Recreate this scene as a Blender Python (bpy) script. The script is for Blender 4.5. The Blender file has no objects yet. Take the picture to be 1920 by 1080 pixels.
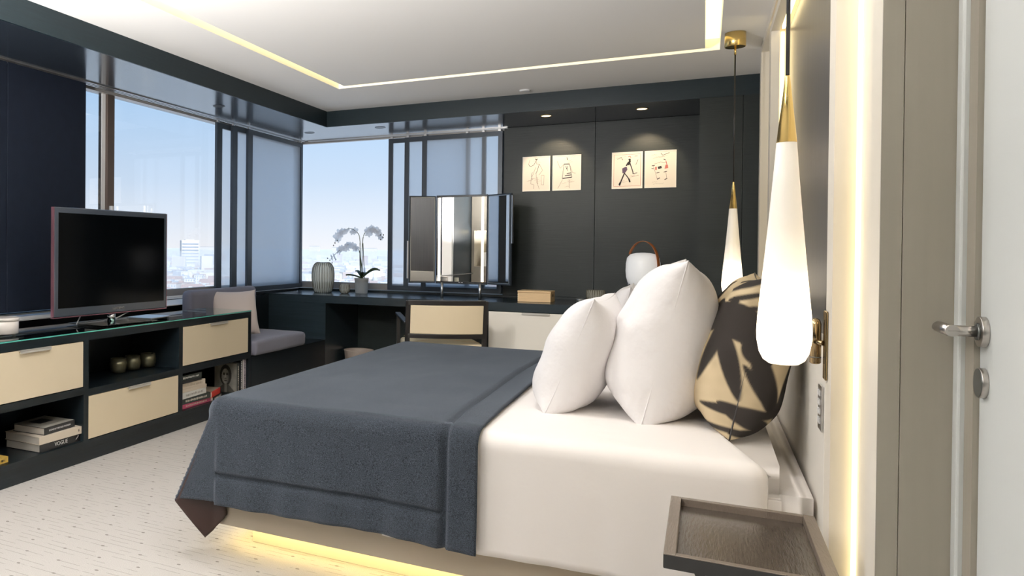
import bpy, bmesh, math, random
import numpy as np
from mathutils import Matrix, Vector, noise
random.seed(7)
PI = math.pi
SC = bpy.context.scene
COL = SC.collection

# ------------------------------------------------------------------ camera
cam = bpy.data.cameras.new('camera')
camo = bpy.data.objects.new('camera', cam); COL.objects.link(camo)
RT = Vector((0.87091, 0.49132, 0.00771)); UP = Vector((-0.01130, 0.00440, 0.99993)); FW = Vector((-0.49130, 0.87094, -0.00939))
FW.normalize(); RT = (RT - FW*RT.dot(FW)).normalized(); UP = RT.cross(FW)
m = Matrix.Identity(4)
for i in range(3):
    m[i][0] = RT[i]; m[i][1] = UP[i]; m[i][2] = -FW[i]
m[2][3] = 1.25
camo.matrix_world = m
cam.sensor_width = 36; cam.sensor_fit = 'HORIZONTAL'
cam.lens = 1454.46*36/1920
cam.shift_x = (960-500)/1920; cam.shift_y = -(540-479.99)/1920
cam.clip_start = .02; cam.clip_end = 30000
SC.camera = camo

# ------------------------------------------------------------------ exposure, sky, sun
SC.view_settings.view_transform = 'Standard'; SC.view_settings.look = 'None'
SC.view_settings.exposure = 0.38; SC.view_settings.gamma = 1.0
SC.view_settings.use_curve_mapping = False
SC.cycles.use_denoising = True
SC.cycles.max_bounces = 10; SC.cycles.diffuse_bounces = 6; SC.cycles.glossy_bounces = 5
SC.cycles.transparent_max_bounces = 16; SC.cycles.volume_bounces = 1
SC.cycles.caustics_reflective = False; SC.cycles.caustics_refractive = False
SC.cycles.sample_clamp_indirect = 4.0

W = bpy.data.worlds.new('sky'); SC.world = W; W.use_nodes = True
nt = W.node_tree; nt.nodes.clear()
wo = nt.nodes.new('ShaderNodeOutputWorld'); bg = nt.nodes.new('ShaderNodeBackground')
tc = nt.nodes.new('ShaderNodeTexCoord'); sx = nt.nodes.new('ShaderNodeSeparateXYZ')
cr = nt.nodes.new('ShaderNodeValToRGB')
nt.links.new(tc.outputs['Generated'], sx.inputs[0]); nt.links.new(sx.outputs['Z'], cr.inputs[0])
nt.links.new(cr.outputs[0], bg.inputs[0]); nt.links.new(bg.outputs[0], wo.inputs[0])
el = cr.color_ramp.elements
el[0].position = 0.0; el[0].color = (.96, .97, 1.0, 1)
el[1].position = 1.0; el[1].color = (.26, .50, .88, 1)
for p, c in ((.035, (.84, .91, 1.0, 1)), (.085, (.66, .80, .97, 1)), (.20, (.46, .69, .97, 1)), (.45, (.36, .60, .93, 1))):
    e = cr.color_ramp.elements.new(p); e.color = c
bg.inputs[1].default_value = .77

sun = bpy.data.lights.new('sun', 'SUN'); sun.energy = 3.4; sun.angle = math.radians(1); sun.color = (1, .96, .9)
suno = bpy.data.objects.new('sun', sun); COL.objects.link(suno)
suno.rotation_euler = Vector((-.62, .60, -.62)).to_track_quat('-Z', 'Y').to_euler()

# ------------------------------------------------------------------ numbers of the room
XW, YB, YF, XC, ZC, ZS, XF = -3.80, 7.47, 6.67, -3.12, 2.55, 2.405, .298
YBK = -1.6

# ------------------------------------------------------------------ materials
def mat(name, col, rough=.5, metal=0, spec=.5, ior=None, bump=None, var=None, sheen=0, coat=0, emit=None, trans=0, stretch=None, alpha=None, coords='Object', bdist=.002):
    """bump=(scale,strength); var=(scale,amount) brightness mottling; stretch=(x,y,z) grain direction"""
    M = bpy.data.materials.new(name); M.use_nodes = True
    t = M.node_tree; b = t.nodes['Principled BSDF']
    b.inputs['Base Color'].default_value = (*col, 1); b.inputs['Roughness'].default_value = rough
    b.inputs['Metallic'].default_value = metal; b.inputs['Specular IOR Level'].default_value = spec
    if ior: b.inputs['IOR'].default_value = ior
    if sheen: b.inputs['Sheen Weight'].default_value = sheen; b.inputs['Sheen Roughness'].default_value = .5
    if coat: b.inputs['Coat Weight'].default_value = coat; b.inputs['Coat Roughness'].default_value = .05
    if trans: b.inputs['Transmission Weight'].default_value = trans
    if emit: b.inputs['Emission Color'].default_value = (*emit[0], 1); b.inputs['Emission Strength'].default_value = emit[1]
    src = None
    if bump or var:
        c = t.nodes.new('ShaderNodeTexCoord'); mp = t.nodes.new('ShaderNodeMapping')
        t.links.new(c.outputs[coords], mp.inputs[0])
        if stretch: mp.inputs['Scale'].default_value = stretch
        src = mp.outputs[0]
    if var:
        n = t.nodes.new('ShaderNodeTexNoise'); n.inputs['Scale'].default_value = var[0]; n.inputs['Detail'].default_value = 5
        t.links.new(src, n.inputs[0])
        mx = t.nodes.new('ShaderNodeMix'); mx.data_type = 'RGBA'
        mx.inputs[6].default_value = (*[v*(1-var[1]) for v in col], 1); mx.inputs[7].default_value = (*[min(1, v*(1+var[1])) for v in col], 1)
        t.links.new(n.outputs[0], mx.inputs[0]); t.links.new(mx.outputs[2], b.inputs['Base Color'])
    if bump:
        n = t.nodes.new('ShaderNodeTexNoise'); n.inputs['Scale'].default_value = bump[0]; n.inputs['Detail'].default_value = 4
        t.links.new(src, n.inputs[0])
        bp = t.nodes.new('ShaderNodeBump'); bp.inputs['Strength'].default_value = bump[1]; bp.inputs['Distance'].default_value = bdist
        t.links.new(n.outputs[0], bp.inputs['Height']); t.links.new(bp.outputs[0], b.inputs['Normal'])
    return M
def emis(name, col, s):
    M = bpy.data.materials.new(name); M.use_nodes = True; t = M.node_tree; t.nodes.clear()
    o = t.nodes.new('ShaderNodeOutputMaterial'); e = t.nodes.new('ShaderNodeEmission')
    e.inputs[0].default_value = (*col, 1); e.inputs[1].default_value = s; t.links.new(e.outputs[0], o.inputs[0]); return M
def glassy(name, tint, gl=.08, rough=.02, extra=0, ecol=(1, 1, 1), dsh=.35):
    """clear sheet: transparent with a fresnel reflection; extra adds a diffuse/translucent cloth share"""
    M = bpy.data.materials.new(name); M.use_nodes = True; t = M.node_tree; t.nodes.clear()
    o = t.nodes.new('ShaderNodeOutputMaterial'); tr = t.nodes.new('ShaderNodeBsdfTransparent'); g = t.nodes.new('ShaderNodeBsdfGlossy')
    f = t.nodes.new('ShaderNodeFresnel'); f.inputs[0].default_value = 1.45
    mx = t.nodes.new('ShaderNodeMixShader')
    tr.inputs[0].default_value = (*tint, 1); g.inputs['Roughness'].default_value = rough; g.inputs[0].default_value = (1, 1, 1, 1)
    mm = t.nodes.new('ShaderNodeMath'); mm.operation = 'MULTIPLY'; mm.inputs[1].default_value = gl
    t.links.new(f.outputs[0], mm.inputs[0]); t.links.new(mm.outputs[0], mx.inputs[0])
    t.links.new(tr.outputs[0], mx.inputs[1]); t.links.new(g.outputs[0], mx.inputs[2])
    out = mx
    if extra:
        tl = t.nodes.new('ShaderNodeBsdfTranslucent'); tl.inputs[0].default_value = (*ecol, 1)
        df = t.nodes.new('ShaderNodeBsdfDiffuse'); df.inputs[0].default_value = (*ecol, 1)
        a = t.nodes.new('ShaderNodeMixShader'); a.inputs[0].default_value = dsh
        t.links.new(tl.outputs[0], a.inputs[1]); t.links.new(df.outputs[0], a.inputs[2])
        m2 = t.nodes.new('ShaderNodeMixShader'); m2.inputs[0].default_value = extra
        t.links.new(mx.outputs[0], m2.inputs[1]); t.links.new(a.outputs[0], m2.inputs[2]); out = m2
    t.links.new(out.outputs[0], o.inputs[0]); return M

M = {}
M['oak'] = mat('black stained oak', (.006, .010, .013), .33, spec=.3, bump=(60, .5), var=(30, .35), stretch=(.12, .12, 2.2), bdist=.001)
M['oak_soffit'] = mat('black stained oak soffit', (.020, .027, .036), .17, ior=4.2, spec=.5, bump=(60, .15), var=(20, .3), stretch=(2.2, .15, 1), bdist=.001)
M['oak_fascia'] = mat('dark stained fascia', (.011, .021, .026), .38, spec=.3, bump=(50, .3), var=(30, .3), stretch=(.15, .15, 3), bdist=.001)
M['oak_wall'] = mat('dark stained wall veneer', (.0115, .017, .0165), .42, spec=.3, bump=(60, .5), var=(40, .4), stretch=(.1, .1, 3), bdist=.0015)
M['oak_desk'] = mat('dark stained desk', (.018, .029, .036), .22, spec=.8, bump=(60, .3), var=(30, .3), stretch=(.15, 2, 2), bdist=.001)
M['panel_blue'] = mat('dark blue fabric panel', (.0055, .0085, .016), .7, spec=.15, bump=(300, .3), var=(15, .25))
M['ceiling'] = mat('matt white paint', (.88, .865, .84), .8)
M['cream'] = mat('cream lacquer', (.74, .64, .47), .35, var=(3, .04))
M['cream_desk'] = mat('pale cream lacquer', (.90, .86, .78), .35, var=(3, .04))
M['beige'] = mat('beige lacquered panel', (.235, .212, .172), .45, bump=(60, .1), var=(25, .05), stretch=(3, 3, .1))
M['portal'] = mat('cream lacquered frame', (.74, .69, .60), .45, bump=(60, .1), stretch=(3, 3, .1))
M['door'] = mat('pale grey door paint', (.58, .60, .59), .45, bump=(60, .08), stretch=(3, 3, .1))
M['headpanel'] = mat('grey brown headboard veneer', (.085, .085, .092), .3, spec=.7, bump=(40, .4), var=(8, .35), stretch=(4, 4, .25), bdist=.001)
M['headlow'] = mat('pale upholstered headboard', (.76, .73, .67), .45)
M['alu'] = mat('brushed aluminium', (.62, .62, .62), .3, metal=1)
M['alu_light'] = mat('satin aluminium', (.60, .58, .54), .35, metal=.25)
M['screenframe'] = mat('dark anodised screen frame', (.035, .045, .058), .35, metal=.3)
M['mullion'] = mat('bronze window profile', (.13, .10, .085), .35, metal=.5)
M['winrail'] = mat('grey beige window rail', (.36, .34, .32), .35, metal=.4)
M['white_plastic'] = mat('white plastic', (.78, .78, .78), .35)
M['black_plastic'] = mat('black plastic', (.01, .01, .011), .3)
M['chrome'] = mat('chrome', (.85, .85, .86), .08, metal=1)
M['steel'] = mat('brushed steel', (.50, .47, .44), .28, metal=1)
M['steel_dark'] = mat('dark steel', (.10, .105, .10), .35, metal=.7)
M['brass'] = mat('satin brass', (.78, .57, .22), .25, metal=1)
M['brass_dark'] = mat('polished bronze', (.30, .22, .12), .15, metal=1)
M['mirror'] = mat('mirror glass', (.92, .92, .92), .01, metal=1)
M['glass'] = glassy('window glass', (.985, .99, 1.0), .10)
M['screencloth'] = glassy('sheer screen cloth', (.93, .95, .97), .0, extra=.32, ecol=(.88, .90, .92))
M['led'] = emis('warm led', (1, .80, .42), 4)
M['led_slot'] = emis('warm cove led', (1, .82, .38), 2.1)
M['led_white'] = emis('bright white led', (1, .80, .42), 2.5)
M['led_bed'] = emis('warm under bed led', (1, .78, .34), 13)
M['led_mirror'] = emis('mirror led', (1, .88, .66), 3.0)
M['spot_on'] = emis('lit downlight', (1, .78, .42), 5)
M['linen'] = mat('white linen', (.80, .78, .785), .75, sheen=.1, bump=(7, .45), bdist=.03)
M['sheet'] = mat('white cotton sheet', (.83, .79, .765), .65, sheen=.2, bump=(7, .15), bdist=.02)
M['lining'] = mat('brown satin lining', (.020, .009, .007), .5, spec=.3)
M['bedbase'] = mat('taupe lacquer', (.46, .40, .32), .5)
M['plinth'] = mat('pale plinth', (.80, .74, .60), .6)
M['grey_cushion'] = mat('grey cushion fabric', (.17, .17, .215), .8, spec=.1, sheen=.2, bump=(250, .3), var=(6, .1))
M['blush'] = mat('blush beige linen', (.56, .49, .46), .8, sheen=.2, bump=(200, .25))
M['leather'] = mat('tan leather', (.38, .13, .04), .45)
M['opal'] = mat('white opal shade', (.78, .80, .82), .35, coat=.3, emit=((1, .97, .95), .25))
M['marble'] = mat('white marble', (.82, .77, .72), .25, var=(9, .12), coat=.3)
M['ribglass'] = glassy('smoked ribbed glass', (.97, .96, .90), .6, extra=.55, ecol=(1, .98, .86), dsh=.5)
M['ribdark'] = mat('brown glass rib', (.11, .09, .055), .25)
M['bronzeglass'] = mat('metallic smoked glass', (.20, .19, .12), .28, metal=.7, var=(30, .5))
M['pot'] = glassy('frosted grey pot', (.9, .9, .9), .4, extra=.85, ecol=(.80, .80, .77))
M['leaf'] = mat('orchid leaf', (.035, .06, .025), .35)
M['stem'] = mat('orchid stem', (.07, .09, .04), .5)
M['petal'] = glassy('white petal', (1, 1, 1), 0, extra=.86, ecol=(1, .99, 1), dsh=.28)
M['bud'] = mat('dark bud', (.06, .05, .045), .5)
M['boxwood'] = mat('pale beech wood', (.85, .60, .33), .5, var=(12, .12), bump=(40, .2), stretch=(1, 8, 8))
M['tv'] = mat('glossy tv bezel', (.045, .055, .070), .18, coat=.4)
M['tvscreen'] = mat('tv screen', (.001, .0015, .002), .12, spec=.15)
M['tvrim'] = mat('clear red edge', (.30, .14, .18), .12, metal=.6)
M['chairwood'] = mat('dark chair wood', (.018, .016, .015), .4)
M['chairpad'] = mat('cream leather pad', (.82, .69, .48), .5)
M['tray'] = mat('dark cerused oak tray', (.050, .040, .032), .22, spec=.9, bump=(150, .8), var=(90, .7), stretch=(1.2, .16, 1), bdist=.0012)
M['tray_rim'] = mat('brown oak rim', (.12, .095, .075), .35, bump=(120, .6), stretch=(3, .3, 1))
M['black_edge'] = mat('black lacquer', (.006, .006, .006), .4)
M['basket'] = mat('taupe bin', (.50, .42, .36), .5)
M['greybase'] = mat('grey felt block', (.22, .22, .21), .8)
M['paper'] = mat('sketch paper', (.80, .75, .68), .7)
M['whiteframe'] = mat('white picture frame', (.85, .82, .78), .4)
M['ink'] = mat('ink strokes', (.03, .025, .03), .7)
M['inkred'] = mat('red crayon', (.55, .16, .14), .7)
M['inkgrey'] = mat('grey brown pencil', (.32, .25, .22), .7)
M['inkviolet'] = mat('violet ink wash', (.10, .07, .13), .7)
M['pages'] = mat('book pages', (.62, .58, .52), .7)
M['teal_edge'] = glassy('green glass top', (.80, .92, .90), 1.0)
M['teal_solid'] = mat('green glass edge', (.10, .42, .36), .15)

def wave_carpet():
    Mt = bpy.data.materials.new('ribbed beige carpet'); Mt.use_nodes = True; t = Mt.node_tree; b = t.nodes['Principled BSDF']
    b.inputs['Roughness'].default_value = .95; b.inputs['Specular IOR Level'].default_value = .1
    c = t.nodes.new('ShaderNodeTexCoord')
    def math_(op, a, bb=None, cc=None):
        n = t.nodes.new('ShaderNodeMath'); n.operation = op
        for i, v in enumerate((a, bb, cc)):
            if v is None: continue
            if isinstance(v, (int, float)): n.inputs[i].default_value = v
            else: t.links.new(v, n.inputs[i])
        return n.outputs[0]
    s = t.nodes.new('ShaderNodeSeparateXYZ')
    nz = t.nodes.new('ShaderNodeTexNoise'); nz.inputs['Scale'].default_value = 3; t.links.new(c.outputs['Object'], nz.inputs[0])
    t.links.new(c.outputs['Object'], s.inputs[0])
    x = math_('ADD', s.outputs[0], math_('MULTIPLY', nz.outputs[0], .03)); y = math_('ADD', s.outputs[1], math_('MULTIPLY', nz.outputs[0], .015))
    rows = math_('MULTIPLY', y, 1/.034)
    line = math_('ABSOLUTE', math_('SUBTRACT', math_('FRACT', rows), .5))            # 0..0.5
    groove = math_('LESS_THAN', line, .06)
    # broken dashes: noise stretched along x
    mp = t.nodes.new('ShaderNodeMapping'); mp.inputs['Scale'].default_value = (9, 30, 1); t.links.new(c.outputs['Object'], mp.inputs[0])
    n2 = t.nodes.new('ShaderNodeTexNoise'); n2.inputs['Scale'].default_value = 1.0; n2.inputs['Detail'].default_value = 3; t.links.new(mp.outputs[0], n2.inputs[0])
    dash = math_('MULTIPLY', groove, math_('MULTIPLY', math_('GREATER_THAN', n2.outputs[0], .50), .38))
    # dots every third row
    row3 = math_('MULTIPLY', y, 1/.102); fl = math_('FLOOR', row3)
    px = math_('FRACT', math_('ADD', math_('MULTIPLY', x, 1/.19), math_('MULTIPLY', fl, .37)))
    py = math_('FRACT', row3)
    dx = math_('MULTIPLY', math_('SUBTRACT', px, .5), .19); dy = math_('MULTIPLY', math_('SUBTRACT', py, .5), .102)
    d = math_('SQRT', math_('ADD', math_('MULTIPLY', math_('MULTIPLY', dx, dx), .4), math_('MULTIPLY', dy, dy)))
    dot = math_('LESS_THAN', d, .0055)
    k = math_('MAXIMUM', dash, math_('MULTIPLY', dot, .7))
    n3 = t.nodes.new('ShaderNodeTexNoise'); n3.inputs['Scale'].default_value = 260; n3.inputs['Detail'].default_value = 2; t.links.new(c.outputs['Object'], n3.inputs[0])
    mx = t.nodes.new('ShaderNodeMix'); mx.data_type = 'RGBA'; mx.inputs[6].default_value = (.57, .545, .52, 1); mx.inputs[7].default_value = (.16, .14, .12, 1)
    t.links.new(k, mx.inputs[0])
    m3 = t.nodes.new('ShaderNodeMix'); m3.data_type = 'RGBA'; m3.blend_type = 'MULTIPLY'; m3.inputs[0].default_value = .35
    t.links.new(mx.outputs[2], m3.inputs[6]); t.links.new(n3.outputs[0], m3.inputs[7]); t.links.new(m3.outputs[2], b.inputs[0])
    bp = t.nodes.new('ShaderNodeBump'); bp.inputs['Strength'].default_value = .6; bp.inputs['Distance'].default_value = .004
    h = math_('ADD', math_('MULTIPLY', n3.outputs[0], .6), math_('SUBTRACT', 1, k)); t.links.new(h, bp.inputs['Height']); t.links.new(bp.outputs[0], b.inputs['Normal'])
    return Mt
M['carpet'] = wave_carpet()
def wool():
    Mt = mat('charcoal wool', (.075, .082, .095), .9, spec=.03, sheen=.2, bump=(420, .8)); t = Mt.node_tree; b = t.nodes['Principled BSDF']
    c = t.nodes.new('ShaderNodeTexCoord'); n = t.nodes.new('ShaderNodeTexNoise'); n.inputs['Scale'].default_value = 420; n.inputs['Detail'].default_value = 3
    t.links.new(c.outputs['Object'], n.inputs[0]); r = t.nodes.new('ShaderNodeValToRGB')
    r.color_ramp.elements[0].position = .35; r.color_ramp.elements[0].color = (.002, .003, .0045, 1)
    r.color_ramp.elements[1].position = .68; r.color_ramp.elements[1].color = (.034, .040, .050, 1)
    t.links.new(n.outputs[0], r.inputs[0]); t.links.new(r.outputs[0], b.inputs['Base Color']); b.inputs['Sheen Tint'].default_value = (.75, .85, 1, 1)
    return Mt
M['wool'] = wool()
def attr_mat(name, rough=.7):
    Mt = bpy.data.materials.new(name); Mt.use_nodes = True; t = Mt.node_tree; b = t.nodes['Principled BSDF']; b.inputs['Roughness'].default_value = rough; b.inputs['Specular IOR Level'].default_value = .1
    a = t.nodes.new('ShaderNodeVertexColor'); a.layer_name = 'print'; t.links.new(a.outputs[0], b.inputs['Base Color']); return Mt
M['palm'] = attr_mat('palm print cotton', .8)
M['portrait'] = attr_mat('printed portrait cover', .4)
def pend_mat(z0, z1, name):
    """opal glass lit from within by a bulb low in the shade"""
    Mt = bpy.data.materials.new(name); Mt.use_nodes = True; t = Mt.node_tree; b = t.nodes['Principled BSDF']
    b.inputs['Base Color'].default_value = (.85, .82, .78, 1); b.inputs['Roughness'].default_value = .3
    c = t.nodes.new('ShaderNodeTexCoord'); s = t.nodes.new('ShaderNodeSeparateXYZ'); mr = t.nodes.new('ShaderNodeMapRange'); r = t.nodes.new('ShaderNodeValToRGB')
    t.links.new(c.outputs['Object'], s.inputs[0]); t.links.new(s.outputs[2], mr.inputs[0]); mr.inputs[1].default_value = z0; mr.inputs[2].default_value = z1
    t.links.new(mr.outputs[0], r.inputs[0]); e = r.color_ramp.elements
    e[0].position = 0; e[0].color = (.55, .55, .55, 1); e[1].position = 1; e[1].color = (.07, .07, .07, 1)
    for p, v in ((.10, 1.0), (.33, .80), (.44, .30), (.62, .12)):
        q = e.new(p); q.color = (v, v, v, 1)
    mu = t.nodes.new('ShaderNodeMath'); mu.operation = 'MULTIPLY'; mu.inputs[1].default_value = 1.7; t.links.new(r.outputs[0], mu.inputs[0])
    b.inputs['Emission Color'].default_value = (1, .84, .62, 1); t.links.new(mu.outputs[0], b.inputs['Emission Strength']); return Mt

# ------------------------------------------------------------------ mesh helpers
def box(bm, x0, x1, y0, y1, z0, z1, mi=0):
    vs = [bm.verts.new((x, y, z)) for x in (x0, x1) for y in (y0, y1) for z in (z0, z1)]
    for f in ((0, 1, 3, 2), (4, 6, 7, 5), (0, 4, 5, 1), (2, 3, 7, 6), (0, 2, 6, 4), (1, 5, 7, 3)):
        q = bm.faces.new([vs[i] for i in f]); q.material_index = mi
    return vs
def B(*a, **k):
    bm = bmesh.new(); box(bm, *a, **k); return bm
def BB(*boxes):
    bm = bmesh.new()
    for b in boxes: box(bm, *b)
    return bm
def lathe(prof, n=32, bm=None, rib=None, c=(0, 0, 0), cap=True):
    bm = bm or bmesh.new(); rings = []
    for r, z in prof:
        ring = []
        for i in range(n):
            a = 2*PI*i/n; rr = r*(1+(rib[1]*abs(math.cos(rib[0]*a/2)) if rib else 0))
            ring.append(bm.verts.new((c[0]+rr*math.cos(a), c[1]+rr*math.sin(a), c[2]+z)))
        rings.append(ring)
    for k in range(len(rings)-1):
        for i in range(n):
            f = bm.faces.new((rings[k][i], rings[k][(i+1) % n], rings[k+1][(i+1) % n], rings[k+1][i])); f.smooth = True
    if cap:
        bm.faces.new(list(reversed(rings[0]))); bm.faces.new(rings[-1])
    return bm
def tube(pts, r, n=8, bm=None, taper=None, flat=None):
    bm = bm or bmesh.new(); pts = [Vector(p) for p in pts]; rings = []; up = Vector((0, 0, 1))
    for k, p in enumerate(pts):
        d = (pts[min(k+1, len(pts)-1)]-pts[max(k-1, 0)]).normalized()
        ref = up if abs(d.dot(up)) < .95 else Vector((1, 0, 0))
        a = d.cross(ref).normalized(); b2 = a.cross(d)
        rr = r if taper is None else r+(taper-r)*k/(len(pts)-1)
        ra, rb = (rr, rr) if flat is None else (flat[0], flat[1])
        rings.append([bm.verts.new(p+a*ra*math.cos(2*PI*i/n)+b2*rb*math.sin(2*PI*i/n)) for i in range(n)])
    for k in range(len(rings)-1):
        for i in range(n):
            f = bm.faces.new((rings[k][i], rings[k][(i+1) % n], rings[k+1][(i+1) % n], rings[k+1][i])); f.smooth = True
    bm.faces.new(list(reversed(rings[0]))); bm.faces.new(rings[-1]); return bm
def bar(p, q, w, h, bm=None):
    """square bar from p to q"""
    bm = bm or bmesh.new(); p = Vector(p); q = Vector(q); d = (q-p).normalized()
    ref = Vector((0, 0, 1)) if abs(d.z) < .95 else Vector((0, 1, 0))
    a = d.cross(ref).normalized()*w/2; b2 = a.normalized().cross(d)*h/2
    v = [bm.verts.new(c+s*a+t*b2) for c in (p, q) for s, t in ((-1, -1), (1, -1), (1, 1), (-1, 1))]
    for f in ((3, 2, 1, 0), (4, 5, 6, 7), (0, 1, 5, 4), (1, 2, 6, 5), (2, 3, 7, 6), (3, 0, 4, 7)): bm.faces.new([v[i] for i in f])
    return bm
def grid(fn, nu, nv, bm=None, close=False):
    bm = bm or bmesh.new(); g = [[bm.verts.new(fn(i/nu, j/nv)) for j in range(nv+1)] for i in range(nu+1)]
    for i in range(nu):
        for j in range(nv):
            f = bm.faces.new((g[i][j], g[i+1][j], g[i+1][j+1], g[i][j+1])); f.smooth = True
    return bm

def obj(name, bm, mt, parent=None, bev=0, loc=None, rot=None, smooth=False, world=False):
    """world=True: the mesh was written in room coordinates, move it to the parent's frame"""
    bmesh.ops.recalc_face_normals(bm, faces=bm.faces)
    me = bpy.data.meshes.new(name); 
    if world and parent is not None: bmesh.ops.translate(bm, verts=bm.verts, vec=-wpos(parent))
    bm.to_mesh(me); bm.free()
    for x in (mt if isinstance(mt, (list, tuple)) else [mt]): me.materials.append(M[x] if isinstance(x, str) else x)
    o = bpy.data.objects.new(name, me); COL.objects.link(o)
    if parent is not None: o.parent = parent
    if loc: o.location = loc
    if rot: o.rotation_euler = rot
    if smooth:
        for p in me.polygons: p.use_smooth = True
    if bev:
        md = o.modifiers.new('bevel', 'BEVEL'); md.width = bev; md.segments = 2; md.limit_method = 'ANGLE'; md.angle_limit = .7
    return o
def wpos(o):
    v = Vector(o.location)
    while o.parent: o = o.parent; v += Vector(o.location)
    return v
def tag(o, label=None, cat=None, group=None, kind=None):
    for k, v in (('label', label), ('category', cat), ('group', group), ('kind', kind)):
        if v: o[k] = v
    return o
def thing(name, label, cat, loc=(0, 0, 0), rz=0, group=None, rot=None):
    o = bpy.data.objects.new(name, None); COL.objects.link(o); o.location = loc; o.rotation_euler = rot or (0, 0, rz)
    o.empty_display_size = .05
    return tag(o, label, cat, group)
def struct(name, bm, mt, parent=None, **k):
    o = obj(name, bm, mt, parent, **k)
    if parent is None: o['kind'] = 'structure'
    return o
def dup(root, loc, rz=None, label=None, group=None, rot=None):
    def cp(o, par):
        c = o.copy(); COL.objects.link(c); c.parent = par
        for ch in o.children: cp(ch, c)
        return c
    r = cp(root, None); r.location = loc
    if rz is not None: r.rotation_euler = (0, 0, rz)
    if rot is not None: r.rotation_euler = rot
    if label: r['label'] = label
    if group: r['group'] = group
    return r
def lettering(name, s, size, mt, parent, loc, rot, sx=1.0, ext=.0004):
    cu = bpy.data.curves.new('t', 'FONT'); cu.body = s; cu.size = size; cu.extrude = ext; cu.align_x = 'CENTER'; cu.align_y = 'CENTER'; cu.resolution_u = 3
    t = bpy.data.objects.new('t', cu); COL.objects.link(t); bpy.context.view_layer.update()
    me = bpy.data.meshes.new_from_object(t.evaluated_get(bpy.context.evaluated_depsgraph_get()))
    bpy.data.objects.remove(t); me.name = name; me.materials.clear(); me.materials.append(M[mt])
    o = bpy.data.objects.new(name, me); COL.objects.link(o); o.parent = parent; o.location = loc; o.rotation_euler = rot; o.scale = (sx, 1, 1)
    return o

# ================================================================== SETTING
struct('floor', B(-4.0, 1.3, YBK-.1, YB+.2, -.06, 0), 'carpet')
SL0, SL1, SR0, SR1, SYF, SYN, SW = -2.597, -2.515, -.010, .072, 5.772, -.4, .082
zt = ZC+.12
cb = bmesh.new()
box(cb, XC, SL0, YBK, YF, ZC, zt); box(cb, SR1, 1.3, YBK, YF, ZC, zt)
box(cb, SL0, SR1, SYF, YF, ZC, zt); box(cb, SL0, SR1, YBK, SYN, ZC, zt)
box(cb, SL1, SR0, SYN+SW, SYF-SW, ZC, zt)
box(cb, -4.0, 1.3, YBK-.1, YB+.2, zt, zt+.1)
struct('ceiling', cb, 'ceiling')
cl = thing('cove_light', 'warm glowing recessed light slot running round the white ceiling', 'light', (-1.26, 2.7, ZC))
for a in ((SL0+.002, SL1-.002, SYN+SW, SYF-SW), (SR0+.002, SR1-.002, SYN+SW, SYF-SW), (SL0+.002, SR1-.002, SYF-SW+.002, SYF-.002), (SL0+.002, SR1-.002, SYN+.002, SYN+SW-.002)):
    obj('led_strip', B(a[0], a[1], a[2], a[3], ZC+.075, ZC+.085), 'led_slot', cl, world=True)

def soffit_box(x0, x1, y0, y1): return B(x0, x1, y0, y1, ZS, zt)
def frame_soffit():
    # fascia outer skin and underside in two looks
    struct('trim_1', B(-4.0, XC-.012, YBK, YB+.2, ZS, zt-.001), 'oak_soffit')
    struct('trim_2', B(XC-.012, 1.3, YF+.012, YB+.2, ZS, zt-.001), 'oak_soffit')
    struct('trim_3', B(XC-.012, XC, YBK, YF, ZS-.002, zt-.002), 'oak_fascia')
    struct('trim_4', B(XC-.012, .45, YF, YF+.012, ZS-.002, zt-.002), 'oak_fascia')
frame_soffit()
# left window wall
ob = struct('wall_left', BB((-4.0, XW, 2.35, YB+.2, 0, .83), (-4.0, XW, YBK, -.3, 0, ZS), (-4.0, XW, -.3, 2.35, 0, ZS)), 'oak')
struct('wall_back', BB((XW, -.04, YB, YB+.15, 0, .83), (-1.655, -.04, YB+.02, YB+.15, .83, ZS)), 'oak_wall')
wb = bpy.data.objects['wall_back']
for x0, x1 in ((-1.655, -.859), (-.856, -.045)):
    obj('wood_panel', B(x0, x1, YB, YB+.022, .832, ZS-.001), 'oak_wall', wb, bev=.0015)
struct('trim_5', BB((-.042, .235, YF, YB+.15, 0, ZS), (.238, .46, YF+.001, YB+.15, 0, ZS)), 'oak_wall')   # pilaster
# windows
w1 = struct('window_1', BB((XW-.10, XW-.05, 2.36, YB+.04, .850, .908), (XW-.10, XW-.05, 2.36, YB+.04, ZS-.02, ZS)), 'winrail')
sb_ = B(XW-.05, XW+.075, 2.36, 5.75, .785, .849)
for v in sb_.verts:
    if v.co.x > XW and v.co.z > .8: v.co.z = .792
obj('sill', sb_, 'white_plastic', w1)
obj('mullion', B(XW-.10, XW-.06, 4.43, 4.51, .908, ZS), 'mullion', w1, bev=.004)
obj('mullion', B(XW-.10, XW-.088, 4.375, 4.390, .908, ZS), 'black_plastic', w1)
obj('mullion', B(XW-.098, XW-.08, 4.392, 4.429, .908, ZS), 'white_plastic', w1)
obj('mullion', B(XW-.09, XW-.06, YB+.0, YB+.04, .908, ZS), 'screenframe', w1)
for y0, y1 in ((2.37, 4.375), (4.51, YB)): obj('pane', B(XW-.08, XW-.074, y0, y1, .908, ZS-.02), 'glass', w1)
hb = bmesh.new(); box(hb, XW-.06, XW-.035, 4.45, 4.475, 1.40, 1.56); box(hb, XW-.038, XW-.01, 4.45, 4.56, 1.44, 1.48)
obj('window_handle', hb, 'white_plastic', w1, bev=.004)
obj('window_lock', B(XW-.038, XW-.005, 4.562, 4.58, 1.42, 1.47), 'black_plastic', w1)
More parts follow.
